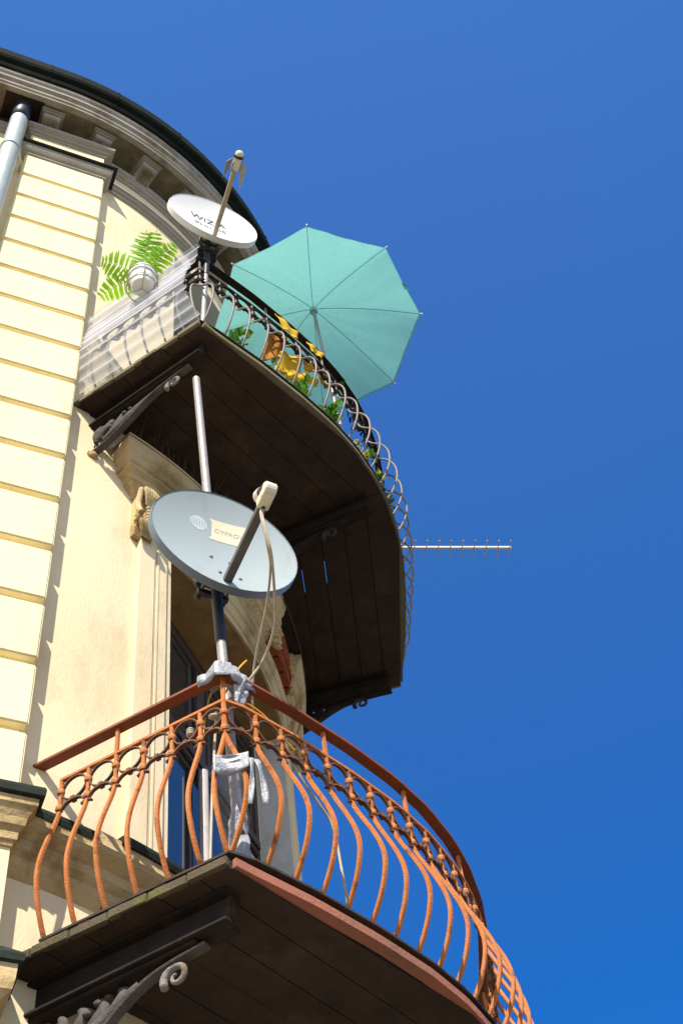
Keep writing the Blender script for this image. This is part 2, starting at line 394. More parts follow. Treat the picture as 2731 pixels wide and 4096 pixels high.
    e = MB(); sweep(e, [(.40, 12.205), (-.4, 12.45), (-1.6, 12.75)], -8, LARC + 8, step=.2, caps=False); e.build('roof', M_ROOF, B)
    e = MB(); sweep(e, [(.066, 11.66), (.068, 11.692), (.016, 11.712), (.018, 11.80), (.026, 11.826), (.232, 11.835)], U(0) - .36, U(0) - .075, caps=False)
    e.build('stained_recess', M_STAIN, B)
    # joints of the gutter
    for k in range(-4, 12):
        u = -0.1 + k * 0.46
        j = MB(); sweep(j, [(.352, 11.998), (.369, 12.03), (.362, 12.055), (.396, 12.073), (.41, 12.10), (.415, 12.19), (.404, 12.21)], u, u + .012, caps=False)
        j.build('gutter_joint', M_GUTTER, B)
    # modillions
    for k in range(-3, 12):
        u = 0.0 + k * 0.37
        if k in (-1,): continue
        modillion(u)
    # window surround of the lower window
    for s in (-1, 1):
        def ph(p): return U(45 + s * (p - 45)) if s > 0 else U(p)
        def sw(mb, prof, p0, p1):
            a, b = (U(p0), U(p1)) if s < 0 else (U(90 - p1), U(90 - p0))
            sweep(mb, prof, a, b, step=.02)
        j = MB(); sw(j, [(0, 5.05), (.030, 5.05), (.030, 7.16), (0, 7.16)], 22.8, 25.05)
        sw(j, [(0, 5.05), (.022, 5.05), (.022, 7.16), (0, 7.16)], 25.2, 25.45)
        sw(j, [(0, 5.05), (.026, 5.05), (.026, 7.16), (0, 7.16)], 25.6, 25.85)
        sw(j, [(0, 5.05), (.020, 5.05), (.020, 7.2), (0, 7.2)], 26.0, 27.25)
        sw(j, [(0, 5.05), (.006, 5.05), (.006, 7.185), (0, 7.185)], 27.4, 28.3)
        j.build('window_surround', M_WALL, B)
    # head architrave
    h = MB()
    sweep(h, [(0, 7.18), (.012, 7.18), (.014, 7.215), (.004, 7.22), (.02, 7.235), (.026, 7.262), (.03, 7.29), (.04, 7.298), (.044, 7.33), (.05, 7.345), (.05, 7.365), (.018, 7.372), (.02, 7.47), (0, 7.48)], U(27.2), U(63), step=.03)
    h.build('window_architrave', M_OLD, B, smooth=True, auto=0.25)
    prof = [(0, 7.46), (.022, 7.462), (.026, 7.488), (.05, 7.51), (.056, 7.53), (.072, 7.54), (.08, 7.575), (.105, 7.59), (.108, 7.61), (.118, 7.615), (.12, 7.675), (.135, 7.695), (.143, 7.725), (.152, 7.74), (.152, 7.77), (0, 7.80)]
    hc = MB(); sweep(hc, prof, U(22.0), U(51.8), step=.03, ret0=True); hc.build('window_cornice', M_OLD, B, smooth=True, auto=0.25)
    # egg-and-dart under the corona
    eg = MB()
    for i in range(34):
        p = 20.6 + i * .92
        q = PT(U(p), .052, 7.527); n = NRM(U(p))
        eg.ball(q, .012, 7, 5, (1, 1, 1.3))
    for i in range(3): eg.ball(PT(U(22.0) - .052, .005 + .018 * i, 7.527), .012, 7, 5, (1, 1, 1.3))
    eg.build('egg_moulding', M_OLD, B, smooth=True)
    fl = MB(); sweep(fl, [(.155, 7.772), (.158, 7.785), (.1, 7.80), (0, 7.83)], U(18.2), U(52)); fl.build('cornice_cover', M_OLD, B)
    hc = MB(); sweep(hc, prof, U(60.3), U(68.0), step=.03, ret1=True); hc.build('window_cornice', M_OLD, B, smooth=True, auto=0.25)
    # broken gap of the cornice: bare bricks, ragged lumps of plaster
    bk = MB()
    for row in range(4):
        z = 7.47 + row * 0.082
        p = 51.2 + (1.1 if row % 2 else 0)
        while p < 61:
            sweep(bk, [(0, z), (.088 - .01 * (row == 0), z), (.088 - .008 * (row == 0), z + .07), (0, z + .07)], U(p), U(min(p + 2.6, 61)), step=.04); p += 2.85
    bk.build('bare_brick', M_BRICK, B, bevel=.004)
    sweep_ = MB(); sweep(sweep_, [(.07, 7.465), (.075, 7.80)], U(50.5), U(61), caps=False); sweep_.build('mortar', M_OLD, B)
    rg = random.Random(3)
    for side in (51.9, 60.6):
        lump = MB()
        for i in range(30):
            z = 7.46 + .33 * i / 29 + rg.gauss(0, .006)
            lump.ball(PT(U(side + rg.gauss(0, .28)), rg.uniform(.074, .092), z), rg.uniform(.016, .03), 5, 4, (rg.uniform(.8, 1.4), rg.uniform(.8, 1.3), rg.uniform(.45, .8)))
        lump.build('broken_plaster', M_OLD, B)
    sl = MB(); sweep(sl, [(.155, 7.77), (.158, 7.785), (0, 7.82)], U(50.5), U(71.8)); sl.build('cornice_cover', M_IRON, B)
    for s in (-1, 1): capital(s)
    # string course under the lower window: three lengths at one height
    lp = lambda o: [(0, 4.82), (.006, 4.825), (.015 + o * .2, 4.86), (.02 + o * .2, 4.885), (.03 + o * .35, 4.905), (.03 + o * .4, 4.94), (.04 + o * .7, 4.97), (.045 + o * .75, 4.985), (.01 + o, 5.0), (.01 + o, 5.045), (0, 5.06)]
    a = MB(); sweep(a, lp(.085), U(10), U(20.6)); a.build('string_course', M_OLD, B, smooth=True, auto=.25)
    a = MB(); sweep(a, lp(.125), U(21.5), U(28.25), ret0=True); a.build('string_course', M_OLD, B, smooth=True, auto=.25)
    a = MB(); sweep(a, lp(.125), U(61.75), U(69.4)); a.build('string_course', M_OLD, B, smooth=True, auto=.25)
    for u0, u1, o in ((10, 20.4, .10), (20.4, 28.5, .145)):
        a = MB(); sweep(a, [(o - .012, 5.03), (o, 5.028), (o + .006, 5.05), (o + .004, 5.066), (.0, 5.10)], U(u0), U(u1)); a.build('string_course_flashing', M_COPPER, B)
    ped = MB(); sweep(ped, [(0, 3.6), (.05, 3.6), (.05, 4.83), (0, 4.84)], U(21.2), U(28.2)); ped.build('window_pedestal', M_WALL, B)
    c = MB(); ring(c, [(0, 4.86), (.004, 4.875), (.012, 4.88), (.014, 4.91), (.03, 4.93), (.035, 4.96), (.05, 4.99), (.06, 5.0), (.062, 5.04), (0, 5.05)], xl, xr); c.build('pilaster_ledge', M_OLD, B)
    c = MB(); ring(c, [(.068, 5.03), (.078, 5.035), (.08, 5.06), (.076, 5.075), (0, 5.12)], xl, xr); c.build('ledge_flashing', M_COPPER, B)
    c = MB(); c.box(((xl + xr) / 2, -1.29, 4.63), (xr - xl - .006, .19, .56)); c.build('pilaster_die', M_WALL, B)
    c = MB(); ring(c, [(.002, 4.0), (.002, 4.22), (.02, 4.225), (.025, 4.25), (.05, 4.27), (.055, 4.30), (.058, 4.36), (.05, 4.365)], xl, xr); c.build('pilaster_base', M_OLD, B)
    c = MB(); ring(c, [(.06, 4.355), (.072, 4.358), (.075, 4.38), (.07, 4.39), (0.01, 4.45)], xl, xr); c.build('base_flashing', M_COPPER, B)
    c = MB(); c.box(((xl + xr) / 2, -1.29, 2.0), (xr - xl, .2, 4.0)); c.build('pilaster_die', M_OLD, B)
    # wider bay left of the pilaster, so the recess with the pipe has two sides
    c = MB(); c.box((-1.52, -1.30, 8.3), (.3, .18, 6.4)); c.build('side_bay', M_WALL, B)

def window(z0, z1, aw, hl, k):
    a = aw - .002; th = .022
    n = AL(1, 0); X = AL(0, 1)
    f = MB(); Zt = z0 + (z1 - z0) * 0.715
    def bar(l0, l1, za, zb, d=th, off=0.0):
        f.box(AL(a - d / 2 + off, (l0 + l1) / 2, (za + zb) / 2), (d, abs(l1 - l0), zb - za), n, X, (0, 0, 1))
    bar(-hl + .001, -hl + .05, z0, z1); bar(hl - .05, hl - .001, z0, z1)
    bar(-hl + .05, hl - .05, z1 - .085, z1 - .001); bar(-hl + .05, hl - .05, z0, z0 + .12)
    bar(-hl + .05, hl - .05, Zt - .06, Zt + .06, .034, .012); bar(-hl + .05, hl - .05, Zt - .03, Zt + .03, .012, .024)
    bar(-.05, .05, Zt + .055, z1 - .085)
    WF = M_WOODFR if k == 0 else M_FASC
    fo = f.build('window_frame', WF, B, bevel=.006)
    f = MB()
    for l0, l1 in ((-hl + .05, -.085), (.085, hl - .05)):
        for za, zb in ((z0 + .12, Zt - .055), (Zt + .055, z1 - .085)):
            for q in ((l0, l0 + .032, za, zb), (l1 - .032, l1, za, zb), (l0 + .032, l1 - .032, za, za + .05), (l0 + .032, l1 - .032, zb - .035, zb)):
                bar(*q, .012, -.010)
    f.build('sash', WF, fo, bevel=.004)
    f = MB()
    for l in (-.030,):
        f.tube([AL(a + .022, l, z0 + .1), AL(a + .022, l, Zt - .05)], .024, 14)
    f.build('meeting_bar', M_STEELBAR, fo, smooth=True, auto=.8)
    g = MB(); g.box(AL(a - .022, 0, (z0 + z1) / 2), (.006, 2 * hl - .1, z1 - z0 - .1), n, X, (0, 0, 1)); g.build('pane', M_GLASS, fo)

def modillion(u):
    n = NRM(u); t = Vector((0, 0, 1)).cross(n); w = .128
    prof = [(.0, 11.66), (.035, 11.655), (.055, 11.672), (.07, 11.70), (.10, 11.722), (.135, 11.735), (.165, 11.738), (.178, 11.752), (.178, 11.79), (.0, 11.80)]
    b = PT(u, 0, 0)
    m_ = MB(); m_.prism([b + n * o + Vector((0, 0, z)) - t * w / 2 for o, z in prof], t * w)
    root = m_.build('modillion', M_STONE, B, bevel=.004)
    c = MB()
    for o, ww, z0, z1 in ((.19, w + .02, 11.79, 11.812), (.205, w + .045, 11.812, 11.835)):
        c.box(b + n * (o / 2 + .002) + Vector((0, 0, (z0 + z1) / 2)), (o, ww, z1 - z0), n, t, (0, 0, 1))
    c.build('modillion_cap', M_STONE, root, bevel=.003)
    c = MB()                          # leaf on the console's lower face
    for k in range(-2, 3):
        pts = [b + n * o + t * (k * .022 * (1 - .3 * i / 4)) + Vector((0, 0, z)) for i, (o, z) in enumerate([(.02, 11.66), (.06, 11.665), (.085, 11.695), (.12, 11.715), (.16, 11.725)])]
        c.tube(spline(pts, 3), [.011] * 12 + [.005], 6)
    c.build('leaf_ornament', M_SOFFIT, root, smooth=True)

def capital(s):
    c = MB()
    def q(p, o, z): return PT(U(p - 1.7 if s < 0 else 91.7 - p), o, z + .055)
    pc = 24.6
    # console body: S-shaped slab
    prof = [(0, 7.08), (.03, 7.08), (.045, 7.14), (.06, 7.18), (.055, 7.24), (.05, 7.30), (.07, 7.38), (.08, 7.405), (0, 7.41)]
    a, b = (U(21.7), U(24.3)) if s < 0 else (U(65.7), U(68.3))
    sweep(c, [(o, z + .055) for o, z in prof], a, b, step=.03)
    for p in (23.3, 26.1):                                   # rolled edges with a scroll below
        c.tube(spline([q(p, .086, 7.41), q(p, .074, 7.37), q(p, .06, 7.30), q(p, .075, 7.23), q(p, .09, 7.19)], 5), .016, 8)
        for k in range(14):
            pass
        sp = [q(p, .062 + (.034 - .0016 * k) * cos(.5 * k), 7.19 + (.034 - .0016 * k) * sin(.5 * k)) for k in range(18)]
        c.tube(sp, .0085, 6)
    for k in range(9):                                       # leaf fan on top, string of beads, leaf below
        x = -1.1 + 2.2 * k / 8
        c.tube(spline([q(pc + .25 * x, .075, 7.31), q(pc + .7 * x, .10, 7.37), q(pc + 1.0 * x, .105, 7.425 - .012 * abs(x))], 4), [.006, .008, .01, .012, .013, .013, .012, .01, .006], 6)
        c.tube(spline([q(pc + .9 * x, .07, 7.165), q(pc + 1.0 * x, .085, 7.12), q(pc + .5 * x, .06, 7.06)], 4), [.008, .011, .013, .014, .014, .012, .01, .008, .004], 6)
    for k in range(5): c.ball(q(pc + .05 * (k % 2), .072, 7.295 - .028 * k), .0135 + .003 * (k > 2), 8, 6)
    c.build('capital_ornament', M_OLD, B, smooth=True, auto=.9)

build_house()

# downpipe -------------------------------------------------------
dp = thing('downpipe', (-1.13, -1.44, 0), 'grey green zinc downpipe beside the rusticated pilaster', 'pipe')
d = MB(); d.tube([(-1.145, -1.475, 0.2), (-1.145, -1.475, 11.62)], .062, 20); d.build('pipe_shaft', M_ZINC, dp, smooth=True, auto=.8)
d = MB(); d.tube([(-1.145, -1.475, 10.92), (-1.145, -1.475, 10.935), (-1.145, -1.475, 10.945)], [.068, .071, .068], 20); d.build('pipe_ring', M_ZINC, dp, smooth=True)
d = MB(); d.tube([(-1.145, -1.475, 11.56), (-1.145, -1.475, 11.72), (-1.145, -1.50, 11.98)], [.066, .066, .064], 20); d.build('pipe_collar', M_NAVYTAPE, dp, smooth=True)
d = MB(); d.tube([(-1.085, -1.475, 10.94), (-1.06, -1.42, 10.94), (-1.05, -1.32, 10.94)], .010, 6); d.build('pipe_clip', M_ZINC, dp)

# ------------------------------------------------------------------ balconies
L_ = [0, .1, .3, .5, .74, 1.0, 1.2, 1.27, 1.345]
F_ = [1.825, 1.823, 1.80, 1.752, 1.668, 1.56, 1.462, 1.428, 1.40]
def fr(l):
    l = abs(l)
    if l >= L_[-1]: return F_[-1] - (l - L_[-1]) * .5
    for i in range(len(L_) - 1):
        if l <= L_[i + 1]:
            t = (l - L_[i]) / (L_[i + 1] - L_[i]); return F_[i] + t * (F_[i + 1] - F_[i])
def fr_n(l):
    s = (fr(l + .06) - fr(l - .06)) / .12
    v = Vector((1, -s)); v.normalize(); return v          # outward normal in (a, l)
def clip(poly, a, b, c):            # keep a*x+b*y <= c
    out = []
    for i in range(len(poly)):
        p, q = poly[i], poly[(i + 1) % len(poly)]
        dp_, dq = a * p[0] + b * p[1] - c, a * q[0] + b * q[1] - c
        if dp_ <= 0: out.append(p)
        if dp_ * dq < 0:
            t = dp_ / (dp_ - dq); out.append((p[0] + t * (q[0] - p[0]), p[1] + t * (q[1] - p[1])))
    return out

def balcony(name, ZT, LC, label, upper):
    Bq = thing(name, AL(1.0, 0, ZT), label, 'balcony')
    lw = 1.205; aw0 = .58                                  # where the side meets the wall
    ext = .028                                             # boards overhang the railing line at the sides
    # side line through (aw0, lw) and (fr(LC), LC)
    ca = fr(LC)
    sd = Vector((ca - aw0, LC - lw)).normalized(); sn = Vector((-sd.y, sd.x))   # outward for +l side
    if sn.y < 0: sn = -sn
    TH = .031
    # floor boards: strips parallel to each flank, mitred on the middle beam
    for s in (-1, 1):
        mb = MB()
        fl = Vector((fr(0) + .01 - ca, -LC)).normalized()  # flank direction from corner to middle (for +l side)
        fnrm = Vector((-fl.y, fl.x));
        if fnrm.x < 0: fnrm = -fnrm
        base_c = fnrm.dot(Vector((ca, LC)))
        k = 0
        c1 = base_c + .16
        while c1 > base_c - 1.25:
            c0 = c1 - (.26 if k == 0 else .135)
            gap = .0018
            poly = [(3, -3), (3, 3), (-3, 3), (-3, -3)]
            poly = clip(poly, fnrm.x, fnrm.y, c1 - gap); poly = clip(poly, -fnrm.x, -fnrm.y, -(c0 + gap))
            jit = .002 * ((k * 7) % 5 - 2) / 2
            poly = clip(poly, sn.x, sn.y, sn.dot(Vector((ca, LC))) + ext + jit)
            poly = clip(poly, 0, -1, -.002)
            poly = clip(poly, -1, 0, -.35)
            ls = [LC + .06] + [LC * i / 14 for i in range(14, -1, -1)]
            for i in range(len(ls) - 1):                   # the bowed front edge
                p = (fr(ls[i]), ls[i]); q = (fr(ls[i + 1]), ls[i + 1])
                ex, ey = q[0] - p[0], q[1] - p[1]
                nx, ny = -ey, ex
                if nx < 0: nx, ny = -nx, -ny
                poly = clip(poly, nx, ny, nx * p[0] + ny * p[1])
                if len(poly) < 3: break
            if len(poly) >= 3:
                zz = ZT - .004 - .001 * (k % 3)
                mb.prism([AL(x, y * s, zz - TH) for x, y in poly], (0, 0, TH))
            if len(poly) >= 3:                             # a batten on top of each joint; two joints of the upper floor have lost part of theirs
                for la, lb in (((-.2, .315), (.47, 1.5)) if (upper and s > 0 and k in (2, 3)) else ((-.2, 1.5),)):
                    pb = clip(clip(poly, fnrm.x, fnrm.y, c0 + .04), 0, -1, -la); pb = clip(pb, 0, 1, lb)
                    pb = [(x - fnrm.x * .0, y) for x, y in pb]
                    if len(pb) >= 3 and k < 8:
                        ext_ = Vector((fnrm.x, fnrm.y)) * -.02
                        mb.prism([AL(x + ext_.x, (y + ext_.y) * s, zz + .0015) for x, y in pb], (0, 0, .012))
            c1 = c0; k += 1
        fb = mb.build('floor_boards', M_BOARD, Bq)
    # end grain strips and front fascia
    for s in (-1, 1):
        e = MB(); n_ = 6
        for i in range(n_):
            t0, t1 = i / n_, (i + 1) / n_
            p = Vector((aw0, lw)).lerp(Vector((ca, LC)), t0) + sn * (ext + .004 + .003 * (i % 2)); q = Vector((aw0, lw)).lerp(Vector((ca, LC)), t1 - .004) + sn * (ext + .004 + .003 * (i % 2))
            pts = [p, q, q - sn * .02, p - sn * .02]
            e.prism([AL(v.x, v.y * s, ZT - TH - .0055) for v in pts], (0, 0, TH + .004))
        e.build('board_ends', M_ENDGRAIN if not upper else M_LIP, Bq, bevel=.003)
    ls = [-LC + 2 * LC * i / 40 for i in range(41)]
    FH = .031 if not upper else .030
    rows = []
    for l in ls:
        n = fr_n(l); p = Vector((fr(l), l))
        rows.append([AL(*(p + n * .001), ZT + .002), AL(*(p + n * .014), ZT + .001), AL(*(p + n * .014), ZT - FH), AL(*(p - n * .030), ZT - FH + .002)])
    mb = MB().grid(rows)
    for r in (rows[0], rows[-1]): mb.add(r, [(0, 1, 2, 3)])
    mb.build('front_fascia', M_FASCIA if not upper else M_LIP, Bq)
    # girders with brackets
    for s in (-1, 0, 1):
        if s: P0, P1 = Vector((.50, 1.085 * s)), Vector((fr(LC) - .045, (LC - .09) * s))
        else: P0, P1 = Vector((.9, 0)), Vector((1.745, 0))
        dd = (P1 - P0).normalized(); nn = Vector((-dd.y, dd.x))
        g = MB(); zt = ZT - TH - .006
        def bx(w, z0, z1, p0=P0, p1=P1):
            c = (p0 + p1) / 2
            g.box(AL(c.x, c.y, (z0 + z1) / 2), ((p1 - p0).length, w, z1 - z0), AL(dd.x, dd.y), AL(nn.x, nn.y), (0, 0, 1))
        bx(.085, zt - .014, zt); bx(.022, zt - .11, zt - .014); bx(.085, zt - .125, zt - .11)
        bx(.055, zt - .142, zt - .125, P0, P1 - dd * .12)
        gi = g.build('girder', M_UPDARK, Bq, bevel=.003)
        bracket(Bq, P0 if s else Vector((.95, 0)), dd, nn, zt - .142, .82 if upper else 1.0, s)
    railing(Bq, ZT, LC, aw0, lw, ca, upper)
    return Bq

def bracket(par, P0, dd, nn, zt, k, s):
    w0 = P0 + dd * (.13 if s else 0.0)
    def q(d, z, n=0.0):
        v = w0 + dd * d + nn * n; return AL(v.x, v.y, zt + z * k)
    m_ = MB()
    rib = spline([q(.0, -.25), q(.06, -.275), q(.16, -.235), q(.27, -.155), q(.36, -.085), q(.45, -.035), q(.56, -.012), q(.66, -.004)], 5)
    up = AL(nn.x, nn.y)
    for off, r in ((0, .0085),):
        pts = rib
        m_.tube(pts, .017, up=up, n=8, flat=.40)
    m_.tube([p + up * .014 for p in rib], .006, 6, up=up); m_.tube([p - up * .014 for p in rib], .006, 6, up=up)
    br = m_.build('bracket', M_CASTIRON if s < 0 else M_UPDARK, par, smooth=True, auto=.7)  # middle and right brackets coloured darker, their shade put into the iron
    for n_, a0, c0, cz, r0, dr, w0_, nm in ((32, -2.6, .55, -.062, .047, .0013, .0135, 'scroll'), (24, 2.2, .045, -.215, .05, .0013, .012, 'foot_scroll')):
        pts = []
        for i in range(n_):
            a = a0 - i * .27 if nm == 'scroll' else a0 + i * .27
            r = r0 - dr * i
            pts.append(q(c0 + r * cos(a), cz + r * sin(a) / k))
        MB().tube(pts, [w0_ - .0003 * i for i in range(n_)], 8, up=up).build(nm, M_SCROLL if s < 0 else M_IRON, br, smooth=True)  # scrolls of the shaded brackets darkened in colour too
    m_ = MB()                                                  # acanthus leaves between rib and girder
    lv = [[(.10, -.215), (.19, -.17), (.30, -.10), (.42, -.03)], [(.12, -.20), (.18, -.115), (.22, -.05), (.20, -.015)], [(.16, -.18), (.245, -.10), (.285, -.05), (.275, -.01)],
          [(.06, -.17), (.10, -.11), (.15, -.06), (.135, -.02)], [(.05, -.15), (.045, -.08), (.075, -.03), (.11, -.05)], [(.24, -.13), (.33, -.07), (.36, -.03), (.34, -.006)]]
    for i, L in enumerate(lv):
        n_off = .008 * ((i % 3) - 1)
        sp = spline([q(d_, z_, n_off) for d_, z_ in L], 5)
        m_.tube(sp, [.006 + .013 * sin(PI * (j / (len(sp) - 1)) ** .8) for j in range(len(sp))], 7, up=up, flat=1.5)
    for i in range(9):
        m_.ball(q(.06 + .03 * i, -.19 + .022 * i + .01 * (i % 2), .012 * (i % 3 - 1)), .016, 6, 5, (1, 1, .8))
    m_.build('acanthus_leaf', M_CASTIRON if s < 0 else M_UPDARK, br, smooth=True)
    m_ = MB(); m_.tube([q(-.03, -.30), q(.03, -.30)], .036, 12); m_.ball(q(.03, -.30), .03, 9, 6); m_.build('rosette', M_OLD, br, smooth=True, auto=.8)

def railing(par, ZT, LC, aw0, lw, ca, upper):
    inn = .014
    c_ = Vector((ca, LC)); w_ = Vector((aw0, lw)); sd = (c_ - w_).normalized(); sn = Vector((-sd.y, sd.x))
    if sn.y < 0: sn = -sn
    def front(l): return Vector((fr(l), l)) - fr_n(l) * inn
    # corner point of the railing line
    cr = Vector((ca - .022, LC - .022))
    side = [w_ - sn * .02 - sd * .12, cr]
    nF = 48
    frontl = [front(-cr.y + 2 * cr.y * i / nF) for i in range(1, nF)]
    crm = Vector((cr.x, -cr.y))
    path = [Vector((side[0].x, -side[0].y)), crm] + frontl + [cr, side[0]]
    M_B = M_UPIRON if upper else M_RUST; M_H = M_UPDARK if upper else M_RAILRED; M_R = M_UPDARK if upper else M_DARKRING; M_2 = M_UPDARK if upper else M_RUST
    def ribbon(mb, w, h, z, p=path, sh=0.0):
        rows = []
        for i, v in enumerate(p):
            t = (p[min(i + 1, len(p) - 1)] - p[max(i - 1, 0)])
            a1 = (v - p[i - 1]).normalized() if i > 0 else None; a2 = (p[i + 1] - v).normalized() if i < len(p) - 1 else None
            if a1 is not None and a2 is not None:
                n1 = Vector((-a1.y, a1.x)); n2 = Vector((-a2.y, a2.x)); n = (n1 + n2).normalized(); n = n / max(.3, n.dot(n1))
            else:
                tt = a1 or a2; n = Vector((-tt.y, tt.x))
            n = -n
            if n.dot(v - Vector((.9, 0))) < 0: n = -n
            o, i_ = v + n * (w / 2 + sh), v - n * (w / 2 - sh)
            rows.append([AL(o.x, o.y, z), AL(i_.x, i_.y, z), AL(i_.x, i_.y, z + h), AL(o.x, o.y, z + h)])
        mb.grid(rows, True)
        for r in (rows[0], rows[-1]): mb.add(r, [(0, 1, 2, 3)])
        return mb
    root = ribbon(MB(), .042, .012, ZT + .880).build('railing', M_H, par)
    e0 = cr - sd * .675
    path2 = [Vector((e0.x, -e0.y))] + path[1:-1] + [e0]
    ribbon(MB(), .016, .012, ZT + .748, path2).build('second_rail', M_2, root)
    ribbon(MB(), .050, .009, ZT + .030, path2, sh=.004).build('bottom_strip', M_IRON if not upper else M_UPDARK, root)
    # balusters
    items = []        # (point, outward normal, along)
    for s in (-1, 1):
        for k in range(6):
            p = cr - sd * (.115 * (6 - k) - .02); items.append((Vector((p.x, s * p.y)), Vector((sn.x, s * sn.y)), .080, 0 if k == 2 else 1))
        items.append((Vector((cr.x, s * cr.y)), Vector((sn.x, s * sn.y)), .080, 2))
        nf = fr_n(s * (LC - .04))
        items.append((Vector((cr.x, s * cr.y)), nf, .095, 2))
    NB = 24
    # equal arc spacing on the front
    dens = [front(-cr.y + 2 * cr.y * i / 600) for i in range(601)]
    acc = [0]
    for i in range(600): acc.append(acc[-1] + (dens[i + 1] - dens[i]).length)
    fronts = []
    for k in range(1, NB):
        tgt = acc[-1] * k / NB
        j = next(i for i in range(601) if acc[i] >= tgt); fronts.append(dens[j])
        items.append((dens[j], fr_n(dens[j].y), .100, 0 if k % 4 == 0 else 1))
    for idx, (p, n, belly, typ) in enumerate(items):
        g = MB(); N3 = AL(n.x, n.y)
        bel = belly * random.uniform(.95, 1.05)
        prof = [(0, .036), (bel * .40, .09), (bel * .78, .165), (bel, .25), (bel * .93, .33), (bel * .62, .425), (bel * .20, .53), (0, .595), (-.002, .65), (0, .75)]
        if upper: prof = [(0, .036), (bel * .45, .09), (bel * .9, .19), (bel * 1.08, .28), (bel * 1.05, .37), (bel * .75, .45), (bel * .22, .51), (0, .57), (0, .65), (0, .75)]
        top = .881 if typ in (0, 2) else .752
        b0 = AL(p.x, p.y, ZT)
        if typ == 2:
            T = AL(-n.y, n.x)
            # the pair shares its foot and its neck and leans apart between
            pts = [b0 + N3 * o + Vector((0, 0, z)) for o, z in prof]
        else: pts = [b0 + N3 * o + Vector((0, 0, z)) for o, z in prof]
        pts = spline(pts, 4) + [b0 + Vector((0, 0, top))]
        if upper: g.tube(pts, .0062, 8, up=N3)
        else: g.tube(pts, .0070, square=True, up=N3)
        g.build('baluster', M_B, root, smooth=upper, bevel=0 if upper else .002)
    # collars, rings and the scrolled lower band
    stations = [Vector((side[0].x, -side[0].y))]
    sides = []
    left = [Vector(((cr - sd * (.115 * (6 - k) - .02)).x, -(cr - sd * (.115 * (6 - k) - .02)).y)) for k in range(6)]
    right = [Vector((q.x, -q.y)) for q in reversed(left)]
    chain = left + [crm] + fronts + [cr] + right
    for p in chain:
        pass
    for i, p in enumerate(chain):
        t = (chain[min(i + 1, len(chain) - 1)] - chain[max(i - 1, 0)]).normalized(); T3 = AL(t.x, t.y); N3 = AL(-t.y, t.x)
        for z in (.695, .615):
            cl = MB(); c0 = AL(p.x, p.y, ZT + z)
            cl.tube([c0 - Vector((0, 0, .011)), c0 - Vector((0, 0, .004)), c0 + Vector((0, 0, .004)), c0 + Vector((0, 0, .011))], [.0125, .0152, .0152, .0125], 8, up=T3, rot0=PI / 8)
            cl.build('collar', M_2 if not upper else M_UPDARK, root, smooth=True, auto=.9)
    for i in range(len(chain) - 1):
        p, q = chain[i], chain[i + 1]
        m_ = (p + q) / 2; t = (q - p).normalized(); T3 = AL(t.x, t.y); half = (q - p).length / 2
        if half < .01: continue
        N3 = Vector((0, 0, 1)).cross(T3)
        g = MB(); c3 = AL(m_.x, m_.y, ZT + .690); r = min(.050, half - .006)
        ring_ = [c3 + T3 * r * cos(a) + Vector((0, 0, r * 1.08 * sin(a))) for a in [2 * PI * j / 20 for j in range(21)]]
        g.tube(ring_, .0085, 4, up=N3, flat=.42, rot0=PI / 4)
        g.build('ring', M_R, root)
        g = MB()
        wv = spline([c3 + T3 * (-half - .022) + Vector((0, 0, -.105)), c3 + T3 * (-half + .004) + Vector((0, 0, -.088)), c3 + T3 * (-half * .5) + Vector((0, 0, -.063)), c3 + Vector((0, 0, -.058)),
                     c3 + T3 * (half * .5) + Vector((0, 0, -.063)), c3 + T3 * (half - .004) + Vector((0, 0, -.088)), c3 + T3 * (half + .022) + Vector((0, 0, -.105))], 4)
        g.tube(wv, .0095, 4, up=N3, flat=.45, rot0=PI / 4)
        g.box(c3 + Vector((0, 0, -.057)), (.016, .022, .016), T3, N3, (0, 0, 1))
        g.build('scroll_band', M_R, root)

ZL, ZU = 4.478, 8.078
low = balcony('balcony', ZL, 1.285, 'lower balcony with orange painted bulging iron railing, rail taped to a mast', False)
upp = balcony('balcony', ZU, 1.345, 'upper balcony with grey brown iron railing under the teal parasol', True)

# ------------------------------------------------------------------ masts
def mast(name, pts, r, label, wrap=None):
    o = thing(name, pts[0], label, 'mast')
    m_ = MB(); m_.tube(pts, r, 16); m_.build('tube', M_GALV, o, smooth=True, auto=.8)
    if wrap:
        m_ = MB(); a, b = wrap; m_.tube([a, b], r + .003, 16); m_.build('tape_wrap', M_NAVYTAPE, o, smooth=True, auto=.8)
    return o
mb0 = AL(1.378, -1.108, 4.48); mb1 = AL(1.285, -1.2, 7.815)
def along(z): return mb0.lerp(mb1, (z - mb0.z) / (mb1.z - mb0.z))
mast('antenna_mast', [mb0, mb1], .0190, 'tall galvanised mast rising from the lower balcony corner past the grey dish', (along(5.72), along(6.15)))
ub0 = AL(1.352, -1.262, ZU); ub1 = AL(1.425, -1.302, 9.27)
mast('antenna_mast', [ub0, ub1], .0150, 'short mast at the upper balcony corner carrying the white dish', (ub0.lerp(ub1, .62), ub1))

